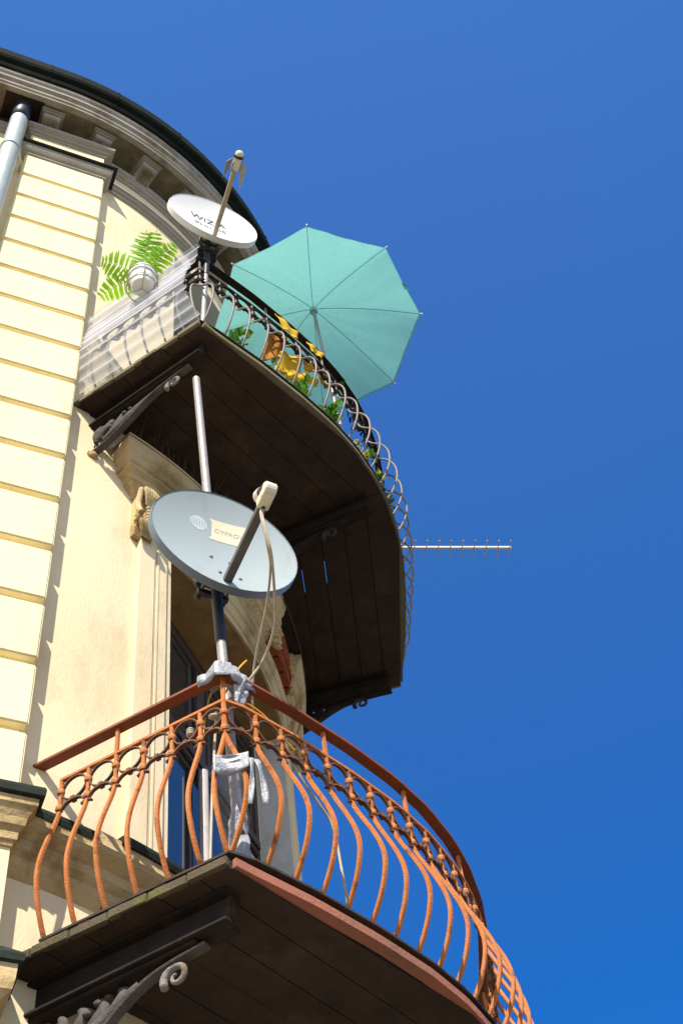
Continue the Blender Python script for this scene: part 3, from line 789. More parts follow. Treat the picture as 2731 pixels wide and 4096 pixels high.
# ------------------------------------------------------------------ satellite dishes
def text_mesh(body, size):
    cu = bpy.data.curves.new('lettering', 'FONT'); cu.body = body; cu.size = size; cu.align_x = 'LEFT'
    o = bpy.data.objects.new('lettering', cu); COL.objects.link(o)
    dg = bpy.context.evaluated_depsgraph_get(); me = bpy.data.meshes.new_from_object(o.evaluated_get(dg))
    vs = [v.co.copy() for v in me.vertices]; fs = [tuple(p.vertices) for p in me.polygons]
    bpy.data.objects.remove(o); bpy.data.curves.remove(cu); bpy.data.meshes.remove(me)
    return vs, fs
def dish(name, c, R, az, label, grey, mastpt, arm_tip, elx=1.0):
    c = Vector(c); o = thing(name, c, label, 'satellite dish')
    n = Vector((sin(rad(az)), -cos(rad(az)), 0.0)); X = Vector((0, 0, 1)).cross(n) * -1
    X = Vector((cos(rad(az)), sin(rad(az)), 0)); Zv = Vector((0, 0, 1))
    dep = .052
    def S(x, z, lift=0.0):                      # point on the concave face; rim lies at c
        rr = (x * x + z * z) / (R * R); return c + X * x + Zv * z - n * (dep * (1 - rr) - lift)
    rows = []
    for i in range(13):
        r = R * i / 12; rows.append([S(r * cos(2 * PI * j / 56), r * sin(2 * PI * j / 56)) for j in range(56)])
    rf = MB().grid(rows, True).build('reflector', M_DISHGREY if grey else M_DISHWHITE, o, smooth=True)
    rows = []
    for r, b in ((R, 0.0), (R + .004, -.004), (R + .007, .006), (R + .007, .032), (R - .004, .036), (R - .05, .052), (R * .5, .082), (.01, .094)):
        rows.append([c + (X * cos(2 * PI * j / 56) + Zv * sin(2 * PI * j / 56)) * r - n * b for j in range(56)])
    MB().grid(rows, True).build('dish_back', M_DISHEDGE if grey else M_DISHWHITE, o, smooth=True, auto=.6)
    # feed arm and receiver
    a0 = S(.01, -R * .80, -.02); a1 = Vector(arm_tip)
    ad = (a1 - a0).normalized()
    m_ = MB(); m_.tube([a0, a1], .0165 if grey else .0125, square=True, up=X); m_.build('feed_arm', M_ARM if grey else M_CABLE, o, bevel=.002)
    lf = MB(); b0 = a1 - ad * .01
    if grey:
        up = Zv
        lf.box(b0 + ad * .035 + Zv * .012, (.046, .085, .062), X, ad, Zv)
        lf.tube([b0 + ad * .07 + Zv * .012 - X * .023, b0 + ad * .07 + Zv * .012 + X * .023], .032, 14)
        ln = lf.build('receiver', M_LNB, o, bevel=.004)
        hd = (S(0, 0) - (b0 + ad * .06)).normalized()
        h = MB(); h.tube([b0 + ad * .065 + Zv * .03, b0 + ad * .065 + Zv * .03 + hd * .05], [.028, .028], 14); h.build('feed_neck', M_BLACK, ln, smooth=True, auto=.8)
        h = MB(); h.tube([b0 + ad * .065 + Zv * .03 + hd * .045, b0 + ad * .065 + Zv * .03 + hd * .08, b0 + ad * .065 + Zv * .03 + hd * .088], [.031, .033, .026], 14); h.build('feed_cap', M_LNB, ln, smooth=True, auto=.8)
        h = MB(); h.tube([b0 + ad * .012 - Zv * .012, b0 - ad * .012 - Zv * .03], .008, 8); h.build('plug', M_BLACK, ln)
    else:
        lf.box(b0 + ad * .035, (.042, .08, .036), X, ad, Zv); lf.ball(b0 + ad * .085, .026, 10, 7)
        ln = lf.build('receiver', M_LNB, o, bevel=.004)
        h = MB(); h.tube([b0 + ad * .065, b0 + ad * .08], .029, 12); h.build('feed_neck', M_NAVYTAPE, ln)
        h = MB()                                  # torn weather bag around the receiver
        for s_, L in ((-1, .09), (1, .13), (-.4, .06)):
            p = b0 + ad * .03 + X * .026 * s_
            h.add([p + ad * .03, p - ad * .03, p - ad * L + X * .03 * s_ - Zv * .03, p + X * .035 * s_ - Zv * .02], [(0, 1, 2, 3)])
        h.build('weather_bag', M_TAPE, ln, solid=.002)
    # mount
    mp = Vector(mastpt); m_ = MB()
    back = c - n * .085
    mid = Vector((mp.x, mp.y, mp.z))
    m_.box((back + Vector((mp.x, mp.y, back.z))) / 2 + Zv * -.06, (.075, (Vector((mp.x, mp.y, 0)) - Vector((back.x, back.y, 0))).length + .06, .11), X, n, Zv)
    m_.build('mount_box', M_ARM if grey else M_CABLE, o, bevel=.004)
    m_ = MB()
    for dz in (-.05, .03):
        m_.tube([mid + X * -.055 + Zv * dz - n * -.02, mid + X * .055 + Zv * dz - n * -.02], .012, 8)
        m_.box(mid + Zv * dz - n * .03, (.13, .02, .028), X, n, Zv)
        for s_ in (-1, 1):
            m_.tube([mid + X * .052 * s_ + Zv * dz - n * .06, mid + X * .052 * s_ + Zv * dz + n * .05], .006, 6)
            m_.ball(mid + X * .052 * s_ + Zv * dz - n * .055, .016, 7, 5)
    m_.build('clamp', M_BLACK, o, smooth=True, auto=.6)
    return o, rf, S, X, Zv, n
lowd_c = Vector((.122, -1.905, 6.20)); 
ld, lrf, S1, X1, Z1, n1 = dish('satellite_dish', lowd_c, .315, 4.8, 'blue grey satellite dish on the tall mast above the lower balcony', True, along(6.10), (.128, -2.30, 5.885))
# print on the grey dish: globe, cream label and lettering
lb = MB(); rows = []
for i in range(9):
    x = -.040 + .155 * i / 8; curl = .012 * (1 - i / 8) * (1 if i == 0 else .3)
    rows.append([S1(x - (.012 if j in (0, 6) and i == 0 else 0), .047 + (.172 - .047) * j / 6 + .01 * i / 8, .0012) for j in range(7)])
lb.grid(rows).build('label', M_LABEL, lrf)
vs, fs = text_mesh('CYFROWY', .034)
wd = max(v.x for v in vs)
MB().add([S1(-.028 + v.x / wd * .168, .100 + v.y * 1.0 + v.x / wd * .006, .0026) for v in vs], fs).build('lettering', M_LETTER, lrf)
gl = MB()
for i in range(-4, 5):
    for j in range(-4, 5):
        x = sin(i * .32) * cos(j * .32) * .040; z = sin(j * .32) * .040
        if math.hypot(i, j) > 4.3: continue
        gl.add([S1(-.100 + x + dx * .0042 * cos(i * .3), .118 + z + dz * .0048 * cos(j * .3), .0012) for dx, dz in ((-1, -1), (1, -1), (1, 1), (-1, 1))], [(0, 1, 2, 3)])
gl.build('globe_print', M_GLOBE, lrf)
for x, z in ((-.044, -.082), (.037, -.087), (-.015, -.196), (.070, -.203)):
    MB().ball(S1(x, z, .002), .008, 8, 6, (1, .6, 1)).build('bolt', M_BOLT, lrf, smooth=True)
upd_c = Vector((.088, -2.035, 9.352))
ud, urf, S2_, X2, Z2, n2 = dish('satellite_dish', upd_c, .272, 3.5, 'white satellite dish on the short mast at the upper balcony corner', False, ub0.lerp(ub1, .90), (.082, -2.43, 9.165))
vs, fs = text_mesh('WIZJA', .062); wd = max(v.x for v in vs)
MB().add([S2_(-.128 + v.x / wd * .225, .026 + v.y * 1.2, .002) for v in vs], fs).build('lettering', M_LETTERD, urf)
vs, fs = text_mesh('PHILIPS', .034); wd = max(v.x for v in vs)
MB().add([S2_(-.100 + v.x / wd * .195, -.052 + v.y * 1.75, .002) for v in vs], fs).build('lettering', M_LETTERD, urf)

# ------------------------------------------------------------------ parasol
K = 1.02
def scl(p): return CAM + (Vector(p) - CAM) * K
hub = scl((.948, -1.513, 9.766)); pbase = Vector((hub.x + .012, hub.y - .05, ZU))
pa = thing('parasol', pbase, 'open teal beach parasol standing on the upper balcony', 'parasol')
m_ = MB(); m_.tube([pbase, hub - Vector((0, 0, .02))], .0115, 12); m_.build('pole', M_GALV, pa, smooth=True, auto=.8)
PR, PD = .672, .245
roll = math.atan2(-2.105 + 1.513, .663 - .948)      # direction of one rib tip
def can(th, t, sag=True):
    k = (th - roll) / (PI / 4); fx = abs(k - round(k)) * 2      # 0 on a rib, 1 halfway
    r = PR * t * (cos(PI / 8) / cos(PI / 8 * (1 - fx)) * t + (1 - t)) * (1 - .010 * fx * t); z = -PD * (t ** 1.55) - .008 * fx * t * t + .012 * fx * t * (1 - t) + .0025 * sin(th * 21 + t * 9) * t
    return hub + Vector((r * cos(th), r * sin(th), z))
rows = []
for i in range(13):
    rows.append([can(roll + 2 * PI * j / 96, i / 12) for j in range(96)])
canopy = MB().grid(rows, True).build('canopy', M_TEAL, pa, smooth=True)
v_ = MB(); rows = []
for dz, k in ((0, 1.0), (-.03, 1.012), (-.062, 1.012)):
    rows.append([can(roll + 2 * PI * j / 96, 1.0) * 1.0 + Vector((cos(roll + 2 * PI * j / 96), sin(roll + 2 * PI * j / 96), 0)) * (k - 1) * .6 + Vector((0, 0, dz * .35 * (1 + .25 * sin(j * 1.7)))) for j in range(96)])
v_.grid(rows, True).build('hem', M_TEAL, canopy, smooth=True)
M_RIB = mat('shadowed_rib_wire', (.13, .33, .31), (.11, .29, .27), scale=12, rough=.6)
for k in range(8):
    th = roll + k * PI / 4
    g = MB(); g.tube([can(th, t / 8) - Vector((0, 0, .006)) for t in range(9)], .0020, 6); g.build('rib', M_RIB, pa)
    g = MB(); tip = can(th, 1.0); g.tube([tip - Vector((0, 0, .004)), tip + Vector((cos(th) * .022, sin(th) * .022, -.012))], .005, 6); g.build('rib_tip', M_POT, pa)
MB().tube([hub - Vector((0, 0, .05)), hub - Vector((0, 0, .015))], .026, 12).build('hub', mat('pale_hub_plastic', (.42, .62, .58), (.38, .58, .54), rough=.5), pa, smooth=True, auto=.8)
g = MB(); th = roll + 1.5 * PI / 4; tp = can(th, 1.0); g.add([tp, tp + Vector((.03, .0, -.02)), tp + Vector((.06, .012, -.05)), tp + Vector((.025, .02, -.045))], [(0, 1, 2, 3)]); g.build('tie_strap', M_TEAL, pa, solid=.002)

# ------------------------------------------------------------------ corrugated screen on the upper balcony's side
LCu = 1.345; cau = fr(LCu)
wS = Vector((.58, -1.205)); cS = Vector((cau, -LCu)); sdu = (cS - wS).normalized(); snu = Vector((sdu.y, -sdu.x))
if snu.y > 0: snu = -snu
LEN = (cS - wS).length
def SP(s, off, z): v = wS + sdu * s + snu * off; return AL(v.x, v.y, ZU + z)
rows = []
N = 220
for i in range(N + 1):
    t = i / N; z = .012 + .95 * t
    base = .034 + .060 * sin(PI * min(1, t / .80)) if t < .80 else .034 + .006 * (t - .8) / .2
    ph_ = 2 * PI * z / .098
    wav = .017 * (abs(cos(ph_ / 2)) ** 3.0)
    e1 = LEN + .012 - .060 * sin(PI * min(1, t / .9)) + .005 * sin(41 * t)
    rows.append([SP(.02 + (e1 - .02) * j / 10, base + wav, z) for j in range(11)])
scr = MB().grid(rows).build('corrugated_screen', M_PANEL, smooth=True, base=SP(LEN / 2, 0, 0))
tag(scr, 'clear corrugated plastic screen tied along the left side of the upper balcony', 'plastic screen')
rows = []
for i in range(100):                                   # a second sheet overlaps the upper part
    z = .46 + .49 * i / 99; t = (z - .012) / .95
    base = .028 + .060 * sin(PI * min(1, t / .80)) if t < .80 else .028 + .006 * (t - .8) / .2
    rows.append([SP(.05 + (LEN - .11) * j / 10, base + .017 * (abs(cos(PI * z / .098)) ** 3.0) - .004, z) for j in range(11)])
MB().grid(rows).build('overlap_sheet', M_PANEL, scr, smooth=True)

# ------------------------------------------------------------------ fern in its pot
pc = SP(.516, .125, .64)
fp = thing('potted_fern', pc, 'white pot with bright green fern in a wire holder hung on the upper railing', 'plant')
rows = []
for r, z in ((.0, .002), (.064, .0), (.068, .006), (.078, .08), (.084, .115), (.088, .118), (.09, .165), (.082, .165), (.078, .12), (.0, .115)):
    rows.append([pc + Vector((.87 * r * cos(2 * PI * j / 32), .87 * r * sin(2 * PI * j / 32), z)) for j in range(32)])
MB().grid(rows, True).build('pot', M_POT, fp, smooth=True, auto=.5)
h = MB()
for r, z in ((.098, -.018), (.097, .075), (.098, .13)):
    h.tube([pc + Vector((.87 * r * cos(2 * PI * j / 32), .87 * r * sin(2 * PI * j / 32), z)) for j in range(33)], .0035, 6)
for k in range(3):
    a = 2 * PI * k / 3 + .35; q = Vector((cos(a), sin(a), 0)) * .084
    h.tube([pc + Vector((0, 0, -.02)), pc + q + Vector((0, 0, -.018)), pc + q + Vector((0, 0, .14))], .0035, 6)
h.tube([pc + Vector((.06, .07, .13)), SP(.52, .0, .89), SP(.52, -.03, .86)], .0035, 6); h.tube([pc + Vector((.0, .095, .13)), SP(.44, .0, .89), SP(.44, -.03, .86)], .0035, 6)
h.build('wire_holder', M_WIREGREY, fp, smooth=True)
def frond(tip, bend, nl=15, wid=.075, nrm=None):
    st = pc + Vector((0, 0, .13)); tip = Vector(tip); mid = (st + tip) / 2 + Vector(bend)
    g = MB()
    ax = [st.lerp(mid, t).lerp(mid.lerp(tip, t), t) for t in [i / 24 for i in range(25)]]
    g.tube(ax, [.0035 * (1 - .7 * i / 24) for i in range(25)], 5)
    view = (CAM - tip).normalized()
    ref = Vector(nrm).normalized() if nrm else Vector((0, -.5, .85))
    for i in range(nl):
        t = .13 + .86 * i / nl; k = int(t * 24); p = ax[k]; T = (ax[min(k + 1, 24)] - ax[max(k - 1, 0)]).normalized()
        Sd = T.cross(ref).normalized(); Nn = Sd.cross(T)
        L = wid * (sin(PI * (.16 + .80 * t)) ** .7)
        w = .0088
        for s in (-1, 1):
            dr = (Sd * s * .92 + T * .40 + Nn * -.10).normalized(); cr_ = dr.cross(Nn).normalized()
            jit = random.uniform(.88, 1.1)
            pts = []
            prof = [(0, .35), (.2, .85), (.5, 1.0), (.8, .8), (1, .12)]
            up_ = [p + dr * L * jit * a + cr_ * w * b + Nn * (-.012 * a * a) for a, b in prof]; dn = [p + dr * L * jit * a - cr_ * w * b + Nn * (-.012 * a * a) for a, b in prof]
            ce = [p + dr * L * jit * a + Nn * (.0025 - .012 * a * a) for a, b in prof]
            g.grid([up_, ce, dn])
    g.add([tip - ax[23] + ax[24], ax[23] + Vector((.003, 0, 0)), ax[23] - Vector((.003, 0, 0))], [(0, 1, 2)])
    return g
def SPt(s, off, z): return SP(s, off, z)
for (ts, to, tz), bd, nl, wd_ in (((.626, .24, 1.08), (0, .02, .04), 13, .095), ((.671, .206, 1.085), (.01, .02, .04), 13, .090), ((.735, .11, .985), (.0, -.01, .04), 13, .080),
                             ((.325, .278, .974), (-.02, -.01, .06), 13, .095), ((.205, .132, .872), (-.02, -.02, .06), 13, .085)):
    tp = SP(ts, to, tz)
    frond(tp, bd, nl, wd_, (CAM - tp) + Vector((0, 0, 2.0))).build('frond', M_FERN, fp)

# ------------------------------------------------------------------ cloths on the upper railing
def FRP(l, off, z): n = fr_n(l); v = Vector((fr(l), l)) + n * off; return AL(v.x, v.y, ZU + z)
def sheet(rows_, nx=14, amp=.012, seed=0, f=(3.1, 2.3)):
    # rows_: four corners (l, off, z): a, b, c, d ; bilinear patch with folds
    rg = random.Random(seed); ph = [rg.uniform(0, 6) for _ in range(4)]
    a, b, c, d_ = [Vector(q) for q in rows_]; out = []
    for i in range(nx + 1):
        r = []
        for j in range(nx + 1):
            s, t = i / nx, j / nx
            p = a.lerp(b, s).lerp(d_.lerp(c, s), t)
            w = amp * .8 * (sin(f[0] * 2 * PI * s / 2 + ph[0] + 1.5 * t) + .6 * sin(f[1] * 2 * PI * t / 2 + ph[1] + 2 * s) + .35 * sin(9 * s + 7 * t + ph[2]))
            e = amp * .12 * (sin(11 * s + ph[3]) * (t > .97 or t < .03) + sin(11 * t + ph[2]) * (s > .97 or s < .03))
            r.append(FRP(p.x + e * .8, p.y + w, p.z + e))
        out.append(r)
    return MB().grid(out)
def cloth(name, rows_, m, label, **k):
    o = sheet(rows_, **k).build(name, m, smooth=True, solid=.003, base=FRP(rows_[0][0], rows_[0][1], rows_[0][2]))
    return tag(o, label, 'cloth')
cloth('cloth', [(-.835, -.06, .79), (-.685, -.06, .91), (-.775, -.06, .49), (-.925, -.06, .24)], M_ORANGE, 'orange brown cloth hanging behind the upper railing, left of the yellow one', amp=.008, seed=1)
cloth('cloth', [(-.775, -.07, .59), (-.575, -.07, .765), (-.62, -.07, .45), (-.835, -.07, .26)], M_YELLOW, 'bright yellow cloth stretched behind the upper railing balusters', amp=.010, seed=2)
cloth('cloth', [(-.80, -.05, .31), (-.48, -.05, .63), (-.465, -.05, .575), (-.77, -.05, .235)], M_YELLOW, 'ruffled yellow trim below the bright yellow cloth', amp=.02, seed=3, f=(7, 2))
cloth('cloth', [(-.475, -.05, .80), (-.385, -.06, .88), (-.335, -.05, .72), (-.42, -.05, .60)], M_ORANGE, 'darker ochre cloth at the right end of the yellow cloths', amp=.014, seed=4)
cloth('cloth', [(-.862, .026, .815), (-.715, .032, .765), (-.725, .03, .650), (-.815, .028, .675)], M_YELLOW, 'yellow cloth draped over the upper second rail, left one', amp=.007, seed=5)
cloth('cloth', [(-.625, .026, .80), (-.500, .03, .80), (-.530, .03, .70), (-.60, .028, .70)], M_YELLOW, 'yellow cloth draped over the upper second rail, right one', amp=.007, seed=6)
md = thing('pinwheel_ornament', FRP(-.592, -.02, .568), 'gold and silver round ornament hanging in front of the yellow cloth', 'ornament')
n_ = fr_n(-.59); N3 = AL(n_.x, n_.y)
def disc(c, r, m, nm):
    T = Vector((0, 0, 1)).cross(N3); vd = (CAM - c).normalized(); A = Vector((0, 0, 1)); 
    x = vd.cross(Vector((0, 0, 1))).normalized(); y = x.cross(vd)
    rows = [[c + (x * cos(2 * PI * j / 24) + y * sin(2 * PI * j / 24)) * rr - vd * b for j in range(24)] for rr, b in ((0.001, -.002), (r * .55, 0), (r * .6, -.003), (r * .85, 0), (r, -.004), (r, .008), (.001, .008))]
    MB().grid(rows, True).build(nm, m, md, smooth=True, auto=.4)
M_GOLD = mat('gold_foil', (.75, .48, .09), (.62, .38, .06), scale=60, rough=.35, metal=.6); M_SILV = mat('silver_foil', (.55, .60, .68), (.42, .47, .55), scale=40, rough=.3, metal=.6)
disc(FRP(-.592, -.02, .565), .030, M_GOLD, 'gold_disc'); disc(FRP(-.580, -.03, .665), .028, M_SILV, 'silver_disc')

# ------------------------------------------------------------------ plants on the upper balcony
def leaf_blade(g, p, dr, L, w, N):
    dr = dr.normalized(); Sd = dr.cross(N).normalized(); N = Sd.cross(dr)
    prof = [(0, .25), (.18, .85), (.42, 1.0), (.7, .8), (.9, .4), (1, .03)]
    g.grid([[p + dr * L * a + Sd * w * b * s + N * (.25 * L * a * (1 - a) + (abs(s) * .12 * w)) for a, b in prof] for s in (-1, -.5, 0, .5, 1)])
def leafy(loc, label, n, size, group, seed, flowers=0, fm=None, tall=.12):
    rg = random.Random(seed); loc = Vector(loc); o = thing('balcony_plant', loc, label, 'plant', group)
    g = MB()
    for i in range(n):
        a = rg.uniform(0, 2 * PI); el = rg.uniform(.1, 1.2)
        p = loc + Vector((rg.gauss(0, size * .35), rg.gauss(0, size * .35), rg.uniform(0, tall)))
        leaf_blade(g, p, Vector((cos(a) * cos(el), sin(a) * cos(el), sin(el) * .8)), size * rg.uniform(.6, 1.2), size * rg.uniform(.22, .4), Vector((rg.uniform(-.4, .4), rg.uniform(-.9, 0), 1)).normalized())
    g.build('leaves', M_LEAF, o, smooth=True)
    if flowers:
        g = MB()
        for i in range(flowers):
            c = loc + Vector((rg.gauss(0, size * .5), rg.gauss(0, size * .5), rg.uniform(tall * .5, tall * 1.25)))
            for k in range(5):
                a = 2 * PI * k / 5 + rg.uniform(-.3, .3); d3 = Vector((cos(a), sin(a), rg.uniform(-.2, .6)))
                leaf_blade(g, c, d3, rg.uniform(.013, .02), rg.uniform(.006, .009), Vector((0, -.3, 1)))
        g.build('blossom', fm or M_FLOWER, o, smooth=True)
        g = MB()
        for i in range(3): g.tube([loc + Vector((rg.gauss(0, .01), rg.gauss(0, .01), 0)), loc + Vector((rg.gauss(0, .02), rg.gauss(0, .02), tall))], .0025, 5)
        g.build('stem', M_LEAF, o)
    return o
leafy(FRP(-1.11, -.03, .10), 'broad leaved green plant at the foot of the upper railing near the corner', 22, .065, 'leafy plants on the upper balcony', 1)
leafy(FRP(-.90, -.03, .07), 'small pale leaved plant below the orange brown cloth', 14, .045, 'leafy plants on the upper balcony', 2, tall=.1)
leafy(FRP(-.68, -.03, .12), 'green plant with lobed leaves under the gold ornament', 26, .055, 'leafy plants on the upper balcony', 3)
leafy(FRP(-.44, -.03, .13), 'bushy bright green plant beside the parasol pole', 44, .06, 'leafy plants on the upper balcony', 4, tall=.18)
leafy(FRP(-.20, -.025, .14), 'tiny yellow flowers at the slab edge, left of the densest yellow bunch', 3, .03, 'flowering plants on the upper balcony', 5, 4, tall=.05)
leafy(FRP(-.05, -.025, .20), 'yellow flowering plant in the densest bunch behind the curved balusters', 10, .05, 'flowering plants on the upper balcony', 6, 12, tall=.11)
leafy(FRP(.12, -.025, .22), 'pale yellow flowering plant with thin upright leaves', 16, .05, 'flowering plants on the upper balcony', 7, 8, tall=.13)
leafy(FRP(.33, -.02, .22), 'round orange flowering plant near the projecting antenna', 26, .05, 'flowering plants on the upper balcony', 8, 10, M_FLOWERO, tall=.14)
leafy(FRP(-.25, -.02, .86), 'small green sprig tied to the upper handrail under the parasol edge', 5, .06, 'leafy plants on the upper balcony', 9, tall=.06)
# dark garland hanging along the railing's right part
g = MB(); rg = random.Random(12)
for i in range(120):
    l = rg.uniform(-.17, .22); z = .62 + .25 * rg.random(); p = FRP(l, -.03 + rg.gauss(0, .006), z)
    leaf_blade(g, p, Vector((rg.gauss(0, .5), rg.gauss(0, .5), -1)), .05, .008, Vector((rg.gauss(0, 1), -1, .4)).normalized())
tag(g.build('dark_fringe', M_NAVYTAPE, base=FRP(0, -.03, .8), smooth=True), 'dark plastic fringe hanging inside the upper railing above the yellow flowers', 'fringe')

# ------------------------------------------------------------------ rake-like aerial
az = rad(72.4); hd = Vector((sin(az), -cos(az), 0)); pd = Vector((sin(az + PI / 2), -cos(az + PI / 2), 0))
tipY = Vector((2.586, -.682, 8.9))
ya = thing('aerial', tipY - hd * 1.10 + Vector((0, 0, -.82)), 'white rake shaped television aerial pointing right from the upper balcony', 'antenna')
def aerial(tip, L, nE, sp):
    g = MB(); g.tube([tip - hd * L, tip], .0085, square=True, up=(0, 0, 1)); g.build('boom', M_POT, ya, bevel=.002)
    for k in range(nE):
        c = tip - hd * (.012 + sp * k)
        g = MB(); g.tube([c - pd * .066 + Vector((0, 0, -.0105)), c + pd * .066 + Vector((0, 0, -.0105))], .0038, 8); g.build('element', M_STEELBAR, ya, smooth=True, auto=.8)
    b = tip - hd * L
    g = MB(); g.tube([b, b + Vector((0, 0, -.82))], .012, 8); g.box(b, (.05, .05, .06)); g.build('support', M_GALV, ya)
aerial(tipY, 1.10, 12, .0792)

# ------------------------------------------------------------------ cables, tape and wires at the lower balcony
def wire(name, pts, r, m, label, cat, n=7):
    P = spline(pts, n); return tag(MB().tube(P, r, 7).build(name, m, smooth=True, base=P[0]), label, cat)
wire('coaxial_cable', [(.130, -2.29, 5.862), (.124, -2.29, 5.82), (.148, -2.27, 5.70), (.178, -2.22, 5.644), (.244, -2.06, 5.586), (.26, -1.99, 5.55), (.25, -1.90, 5.49), (.201, -1.84, 5.407), (.16, -1.80, 5.37)], .0052, M_CABLE, 'off white cable looping from the grey dish receiver to the taped corner', 'cable')
wire('coaxial_cable', [(.124, -2.29, 5.862), (.118, -2.29, 5.82), (.145, -2.26, 5.698), (.178, -2.20, 5.638), (.211, -2.06, 5.599), (.218, -1.95, 5.532), (.226, -1.86, 5.466), (.237, -1.80, 5.345), (.262, -1.76, 5.25)], .0048, M_CABLE, 'tan cable hanging from the grey dish receiver straight down behind the handrail', 'cable')
wire('coaxial_cable', [(.118, -1.77, 5.36), (.114, -1.76, 5.302), (.101, -1.76, 5.077), (.089, -1.76, 4.849), (.076, -1.76, 4.50)], .0052, M_CABLE, 'pale cable running straight down inside the lower railing left of the mast', 'cable')
wire('coaxial_cable', [AL(1.53, -1.00, 5.10), AL(1.551, -.949, 5.036), AL(1.575, -.888, 4.974), AL(1.596, -.839, 4.904), AL(1.602, -.823, 4.72), AL(1.608, -.811, 4.49)], .0050, M_CABLE, 'thin grey cable crossing behind the lower balusters right of the corner', 'cable')
wire('yellow_wire', [(.136, -1.80, 5.378), (.186, -1.80, 5.521), (.224, -1.80, 5.592)], .0038, M_WIREY, 'short yellow wire end sticking up from the taped corner', 'wire')
wire('yellow_wire', [(.113, -1.775, 5.419), (.098, -1.78, 5.40), (.084, -1.77, 5.357), (.069, -1.76, 5.242), (.063, -1.76, 5.152)], .0034, M_WIREY, 'yellow wire looped over the handrail left of the mast', 'wire')
wire('yellow_wire', [AL(1.43, -1.20, 5.29), AL(1.47, -1.138, 5.273), AL(1.494, -1.091, 5.249), AL(1.512, -1.055, 5.218), AL(1.524, -1.03, 5.191), AL(1.54, -.99, 5.165)], .0034, M_WIREY, 'yellow wire twisted along the second rail right of the taped corner', 'wire')

ca_l = fr(1.285); cor = Vector((ca_l - .022, -1.263)); sdl = (Vector((ca_l, -1.285)) - Vector((.58, -1.205))).normalized(); snl = Vector((sdl.y, -sdl.x))
if snl.y > 0: snl = -snl
nfl = fr_n(-1.24); tfl = Vector((nfl.y, -nfl.x))
if tfl.y < 0: tfl = -tfl
def TP(s, off, z):           # s < 0 along the side towards the wall, s > 0 along the front
    if s < 0: v = cor + sdl * s + snl * off
    else: v = cor + tfl * s + nfl * off
    k = max(0, 1 - abs(s) / .05); v = v + (snl * off + nfl * off) * .3 * k * (1 if off > 0 else 0)
    return AL(v.x, v.y, ZL + z)
rg = random.Random(5)
def crumple(grid_, amp, seed):
    rg = random.Random(seed)
    n, m_ = len(grid_), len(grid_[0]); ph = [rg.uniform(0, 6.3) for _ in range(8)]; out = []
    for i, r in enumerate(grid_):
        o = []
        for j, (s_, of, z) in enumerate(r):
            w = amp * (sin(i * 1.9 + ph[0] + j * .7) + .7 * sin(j * 2.3 + ph[1] - i * .9) + .5 * sin(i * 3.1 + j * 2.7 + ph[2]))
            o.append(TP(s_ + w * .5 + rg.uniform(-amp, amp) * .4, of + w + rg.uniform(-amp, amp) * .5, z + rg.uniform(-amp, amp) * .6))
        out.append(o)
    return out
tw = thing('silver_tape', TP(0, 0, .88), 'crumpled silver tape binding the mast to the lower handrail corner', 'tape')
G1 = [[(-.085 + .21 * i / 12, [.03, .034, .03, .01, -.02, -.06][j], [.850, .875, .905, .93, .945, .925][j] - .018 * abs(i - 5) / 5 * (j > 2) + (.025 * (4 <= i <= 8) * (j > 1))) for j in range(6)] for i in range(13)]
MB().grid(crumple(G1, .0045, 2)).build('wrap', M_TAPE, tw, smooth=True, auto=.22, solid=.0012)
G2 = [[(.03 + .075 * i / 6 - .012 * j / 7 * (i - 3) / 3, .036 - .004 * j, .90 - .135 * j / 7 + .02 * (i > 4) * j / 7) for j in range(8)] for i in range(7)]
MB().grid(crumple(G2, .005, 3)).build('flap', M_TAPE, tw, smooth=True, auto=.22, solid=.0012)
tw2 = thing('silver_tape', TP(0, .1, .34), 'silver tape strap stretched across the pair of corner balusters with hanging ends', 'tape')
bl = TP(-.0001, .0, .30); 
def belly(z, side): 
    o = .092
    v = cor + (snl * .086 if side < 0 else nfl * .104); return AL(v.x, v.y, ZL + z)
rows = []
for i in range(15):
    t = i / 14; p0 = belly(.40, -1).lerp(belly(.40, 1), t); p1 = belly(.32, -1).lerp(belly(.335, 1), t)
    outn = (p0 - AL(1.0, -.9, p0.z)); outn.z = 0; outn.normalize()
    r = []
    for j in range(7):
        q = p0.lerp(p1, j / 6); sag = .014 * sin(PI * t) * (1 if j % 2 else -.3)
        r.append(q + outn * (.013 - .02 * sin(PI * t) + .006 * sin(j * 2.6 + t * 3) * sin(PI * t)) + Vector((0, 0, sag * .6 - .012 * sin(PI * t) * (j / 6 - .5))))
    rows.append(r)
MB().grid(rows).build('strap', M_TAPE, tw2, smooth=True, auto=.5, solid=.0015)
e1 = belly(.37, 1)
on = (e1 - AL(1.0, -.9, e1.z)); on.z = 0; on.normalize(); tn = Vector((0, 0, 1)).cross(on)
for w, L, sh, sk, nm in ((.020, .20, .010, -.010, 'hanging_end'), (.026, .185, .030, .026, 'hanging_end')):
    rows = []
    for i in range(9):
        t = i / 8; c = e1 + on * (.012 + .008 * sin(t * 4)) + tn * (sh + sk * t) - Vector((0, 0, L * t))
        rows.append([c + tn * w * (b - .5) * (1 - .35 * t) + on * (.006 * sin(b * 3 + t * 6)) for b in (0, .33, .66, 1)])
    MB().grid(rows).build(nm, M_TAPE, tw2, smooth=True, solid=.0012)
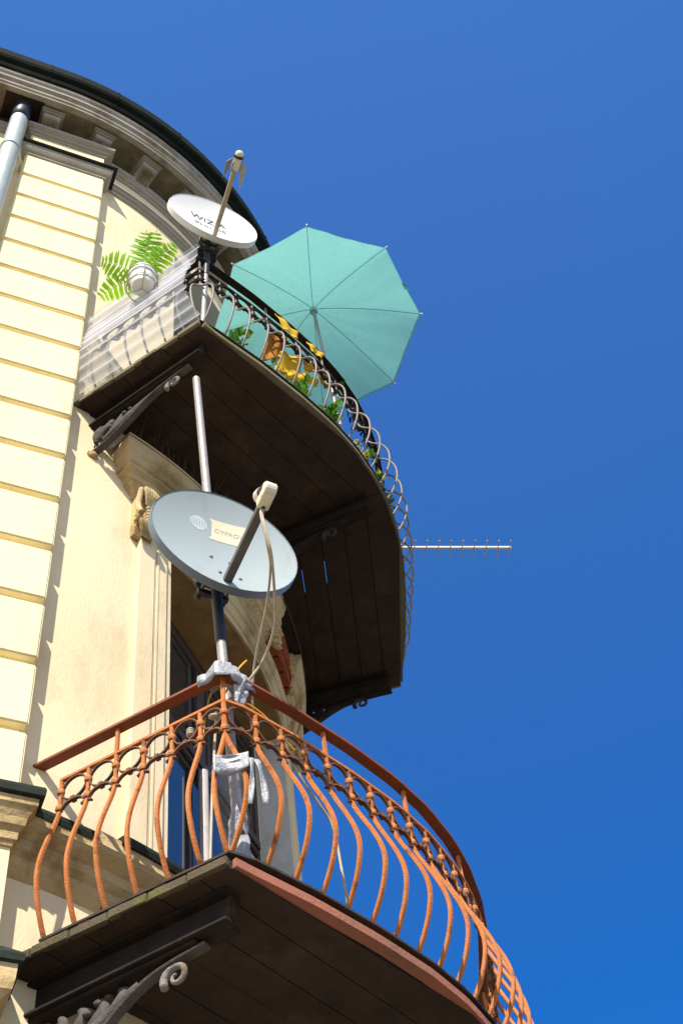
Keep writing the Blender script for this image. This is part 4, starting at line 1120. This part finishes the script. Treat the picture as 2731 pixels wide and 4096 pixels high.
# torn film hanging round the foot of the mast
M_FILM = translucent('torn_clear_film', (.62, .62, .60), (.5, .5, .48), .4, .3, 20, alpha=.16)
fm = thing('torn_wrapping', along(4.75), 'torn grey plastic wrapping hanging round the foot of the tall mast', 'plastic wrap')
def skirt(z0, z1, r0, r1, m, nm, seed, a0=0, a1=2 * PI):
    rg = random.Random(seed); rows = []
    for i in range(10):
        t = i / 9; z = z0 + (z1 - z0) * t; c = along(z)
        rows.append([c + Vector((cos(a), sin(a), 0)) * (r0 + (r1 - r0) * t) * (1 + .22 * sin(a * 3 + t * 5 + seed) + .1 * rg.uniform(-1, 1)) + Vector((0, 0, .02 * sin(a * 4 + seed) * t)) for a in [a0 + (a1 - a0) * j / 22 for j in range(23)]])
    MB().grid(rows).build(nm, m, fm, smooth=True, auto=.6, solid=.001)
skirt(4.84, 4.72, .023, .032, M_TAPE, 'grey_sleeve', 2)
skirt(4.72, 4.60, .030, .042, M_TAPE, 'grey_sleeve', 4)
rows = []
for side, zt in ((-1, .50), (1, .50)):
    rows = []
    for i in range(9):
        t = i / 8; p = belly(.46 - .30 * t, side).lerp(along(ZL + .46 - .36 * t), .15); q = along(ZL + .52 - .36 * t)
        rows.append([p.lerp(q, b) + Vector((.006 * sin(b * 5 + i), .006 * cos(b * 6 + i), -.05 * sin(PI * b) * t)) for b in (0, .2, .4, .6, .8, 1)])
    MB().grid(rows).build('clear_film', M_FILM, fm, smooth=True)

# rope scraps tied to the lower second rail
for k, (s_, z) in enumerate(((-.135, .665), (-.045, .70))):
    c = TP(s_, .0, z)
    g = MB()
    for i in range(3 + 2 * k): g.ball(c + Vector((.010 * i * k, .004 * i * k, .010 * i)), .013, 8, 6, (1.2, 1.2, .6))
    tag(g.build('rope_scrap', M_CABLE, smooth=True, base=c), ('knot of old rope tied round the lower railing two balusters left of the corner', 'short piece of frayed rope hanging beside the lower railing corner')[k], 'rope')

# thin bird spikes on the cornice below the upper balcony
g = MB(); rg = random.Random(4)
for i in range(42):
    u = U(19 + 22 * i / 41); b = PT(u, .12, 7.80); h = rg.uniform(.08, .2)
    g.tube([b, b + Vector((rg.gauss(0, .03), rg.gauss(0, .03), h)) + NRM(u) * .03], .0008, 4)
tag(g.build('bird_spikes', M_SPIKE, base=PT(U(30), .12, 7.8)), 'row of thin bird spikes on the cornice under the upper balcony', 'spikes')
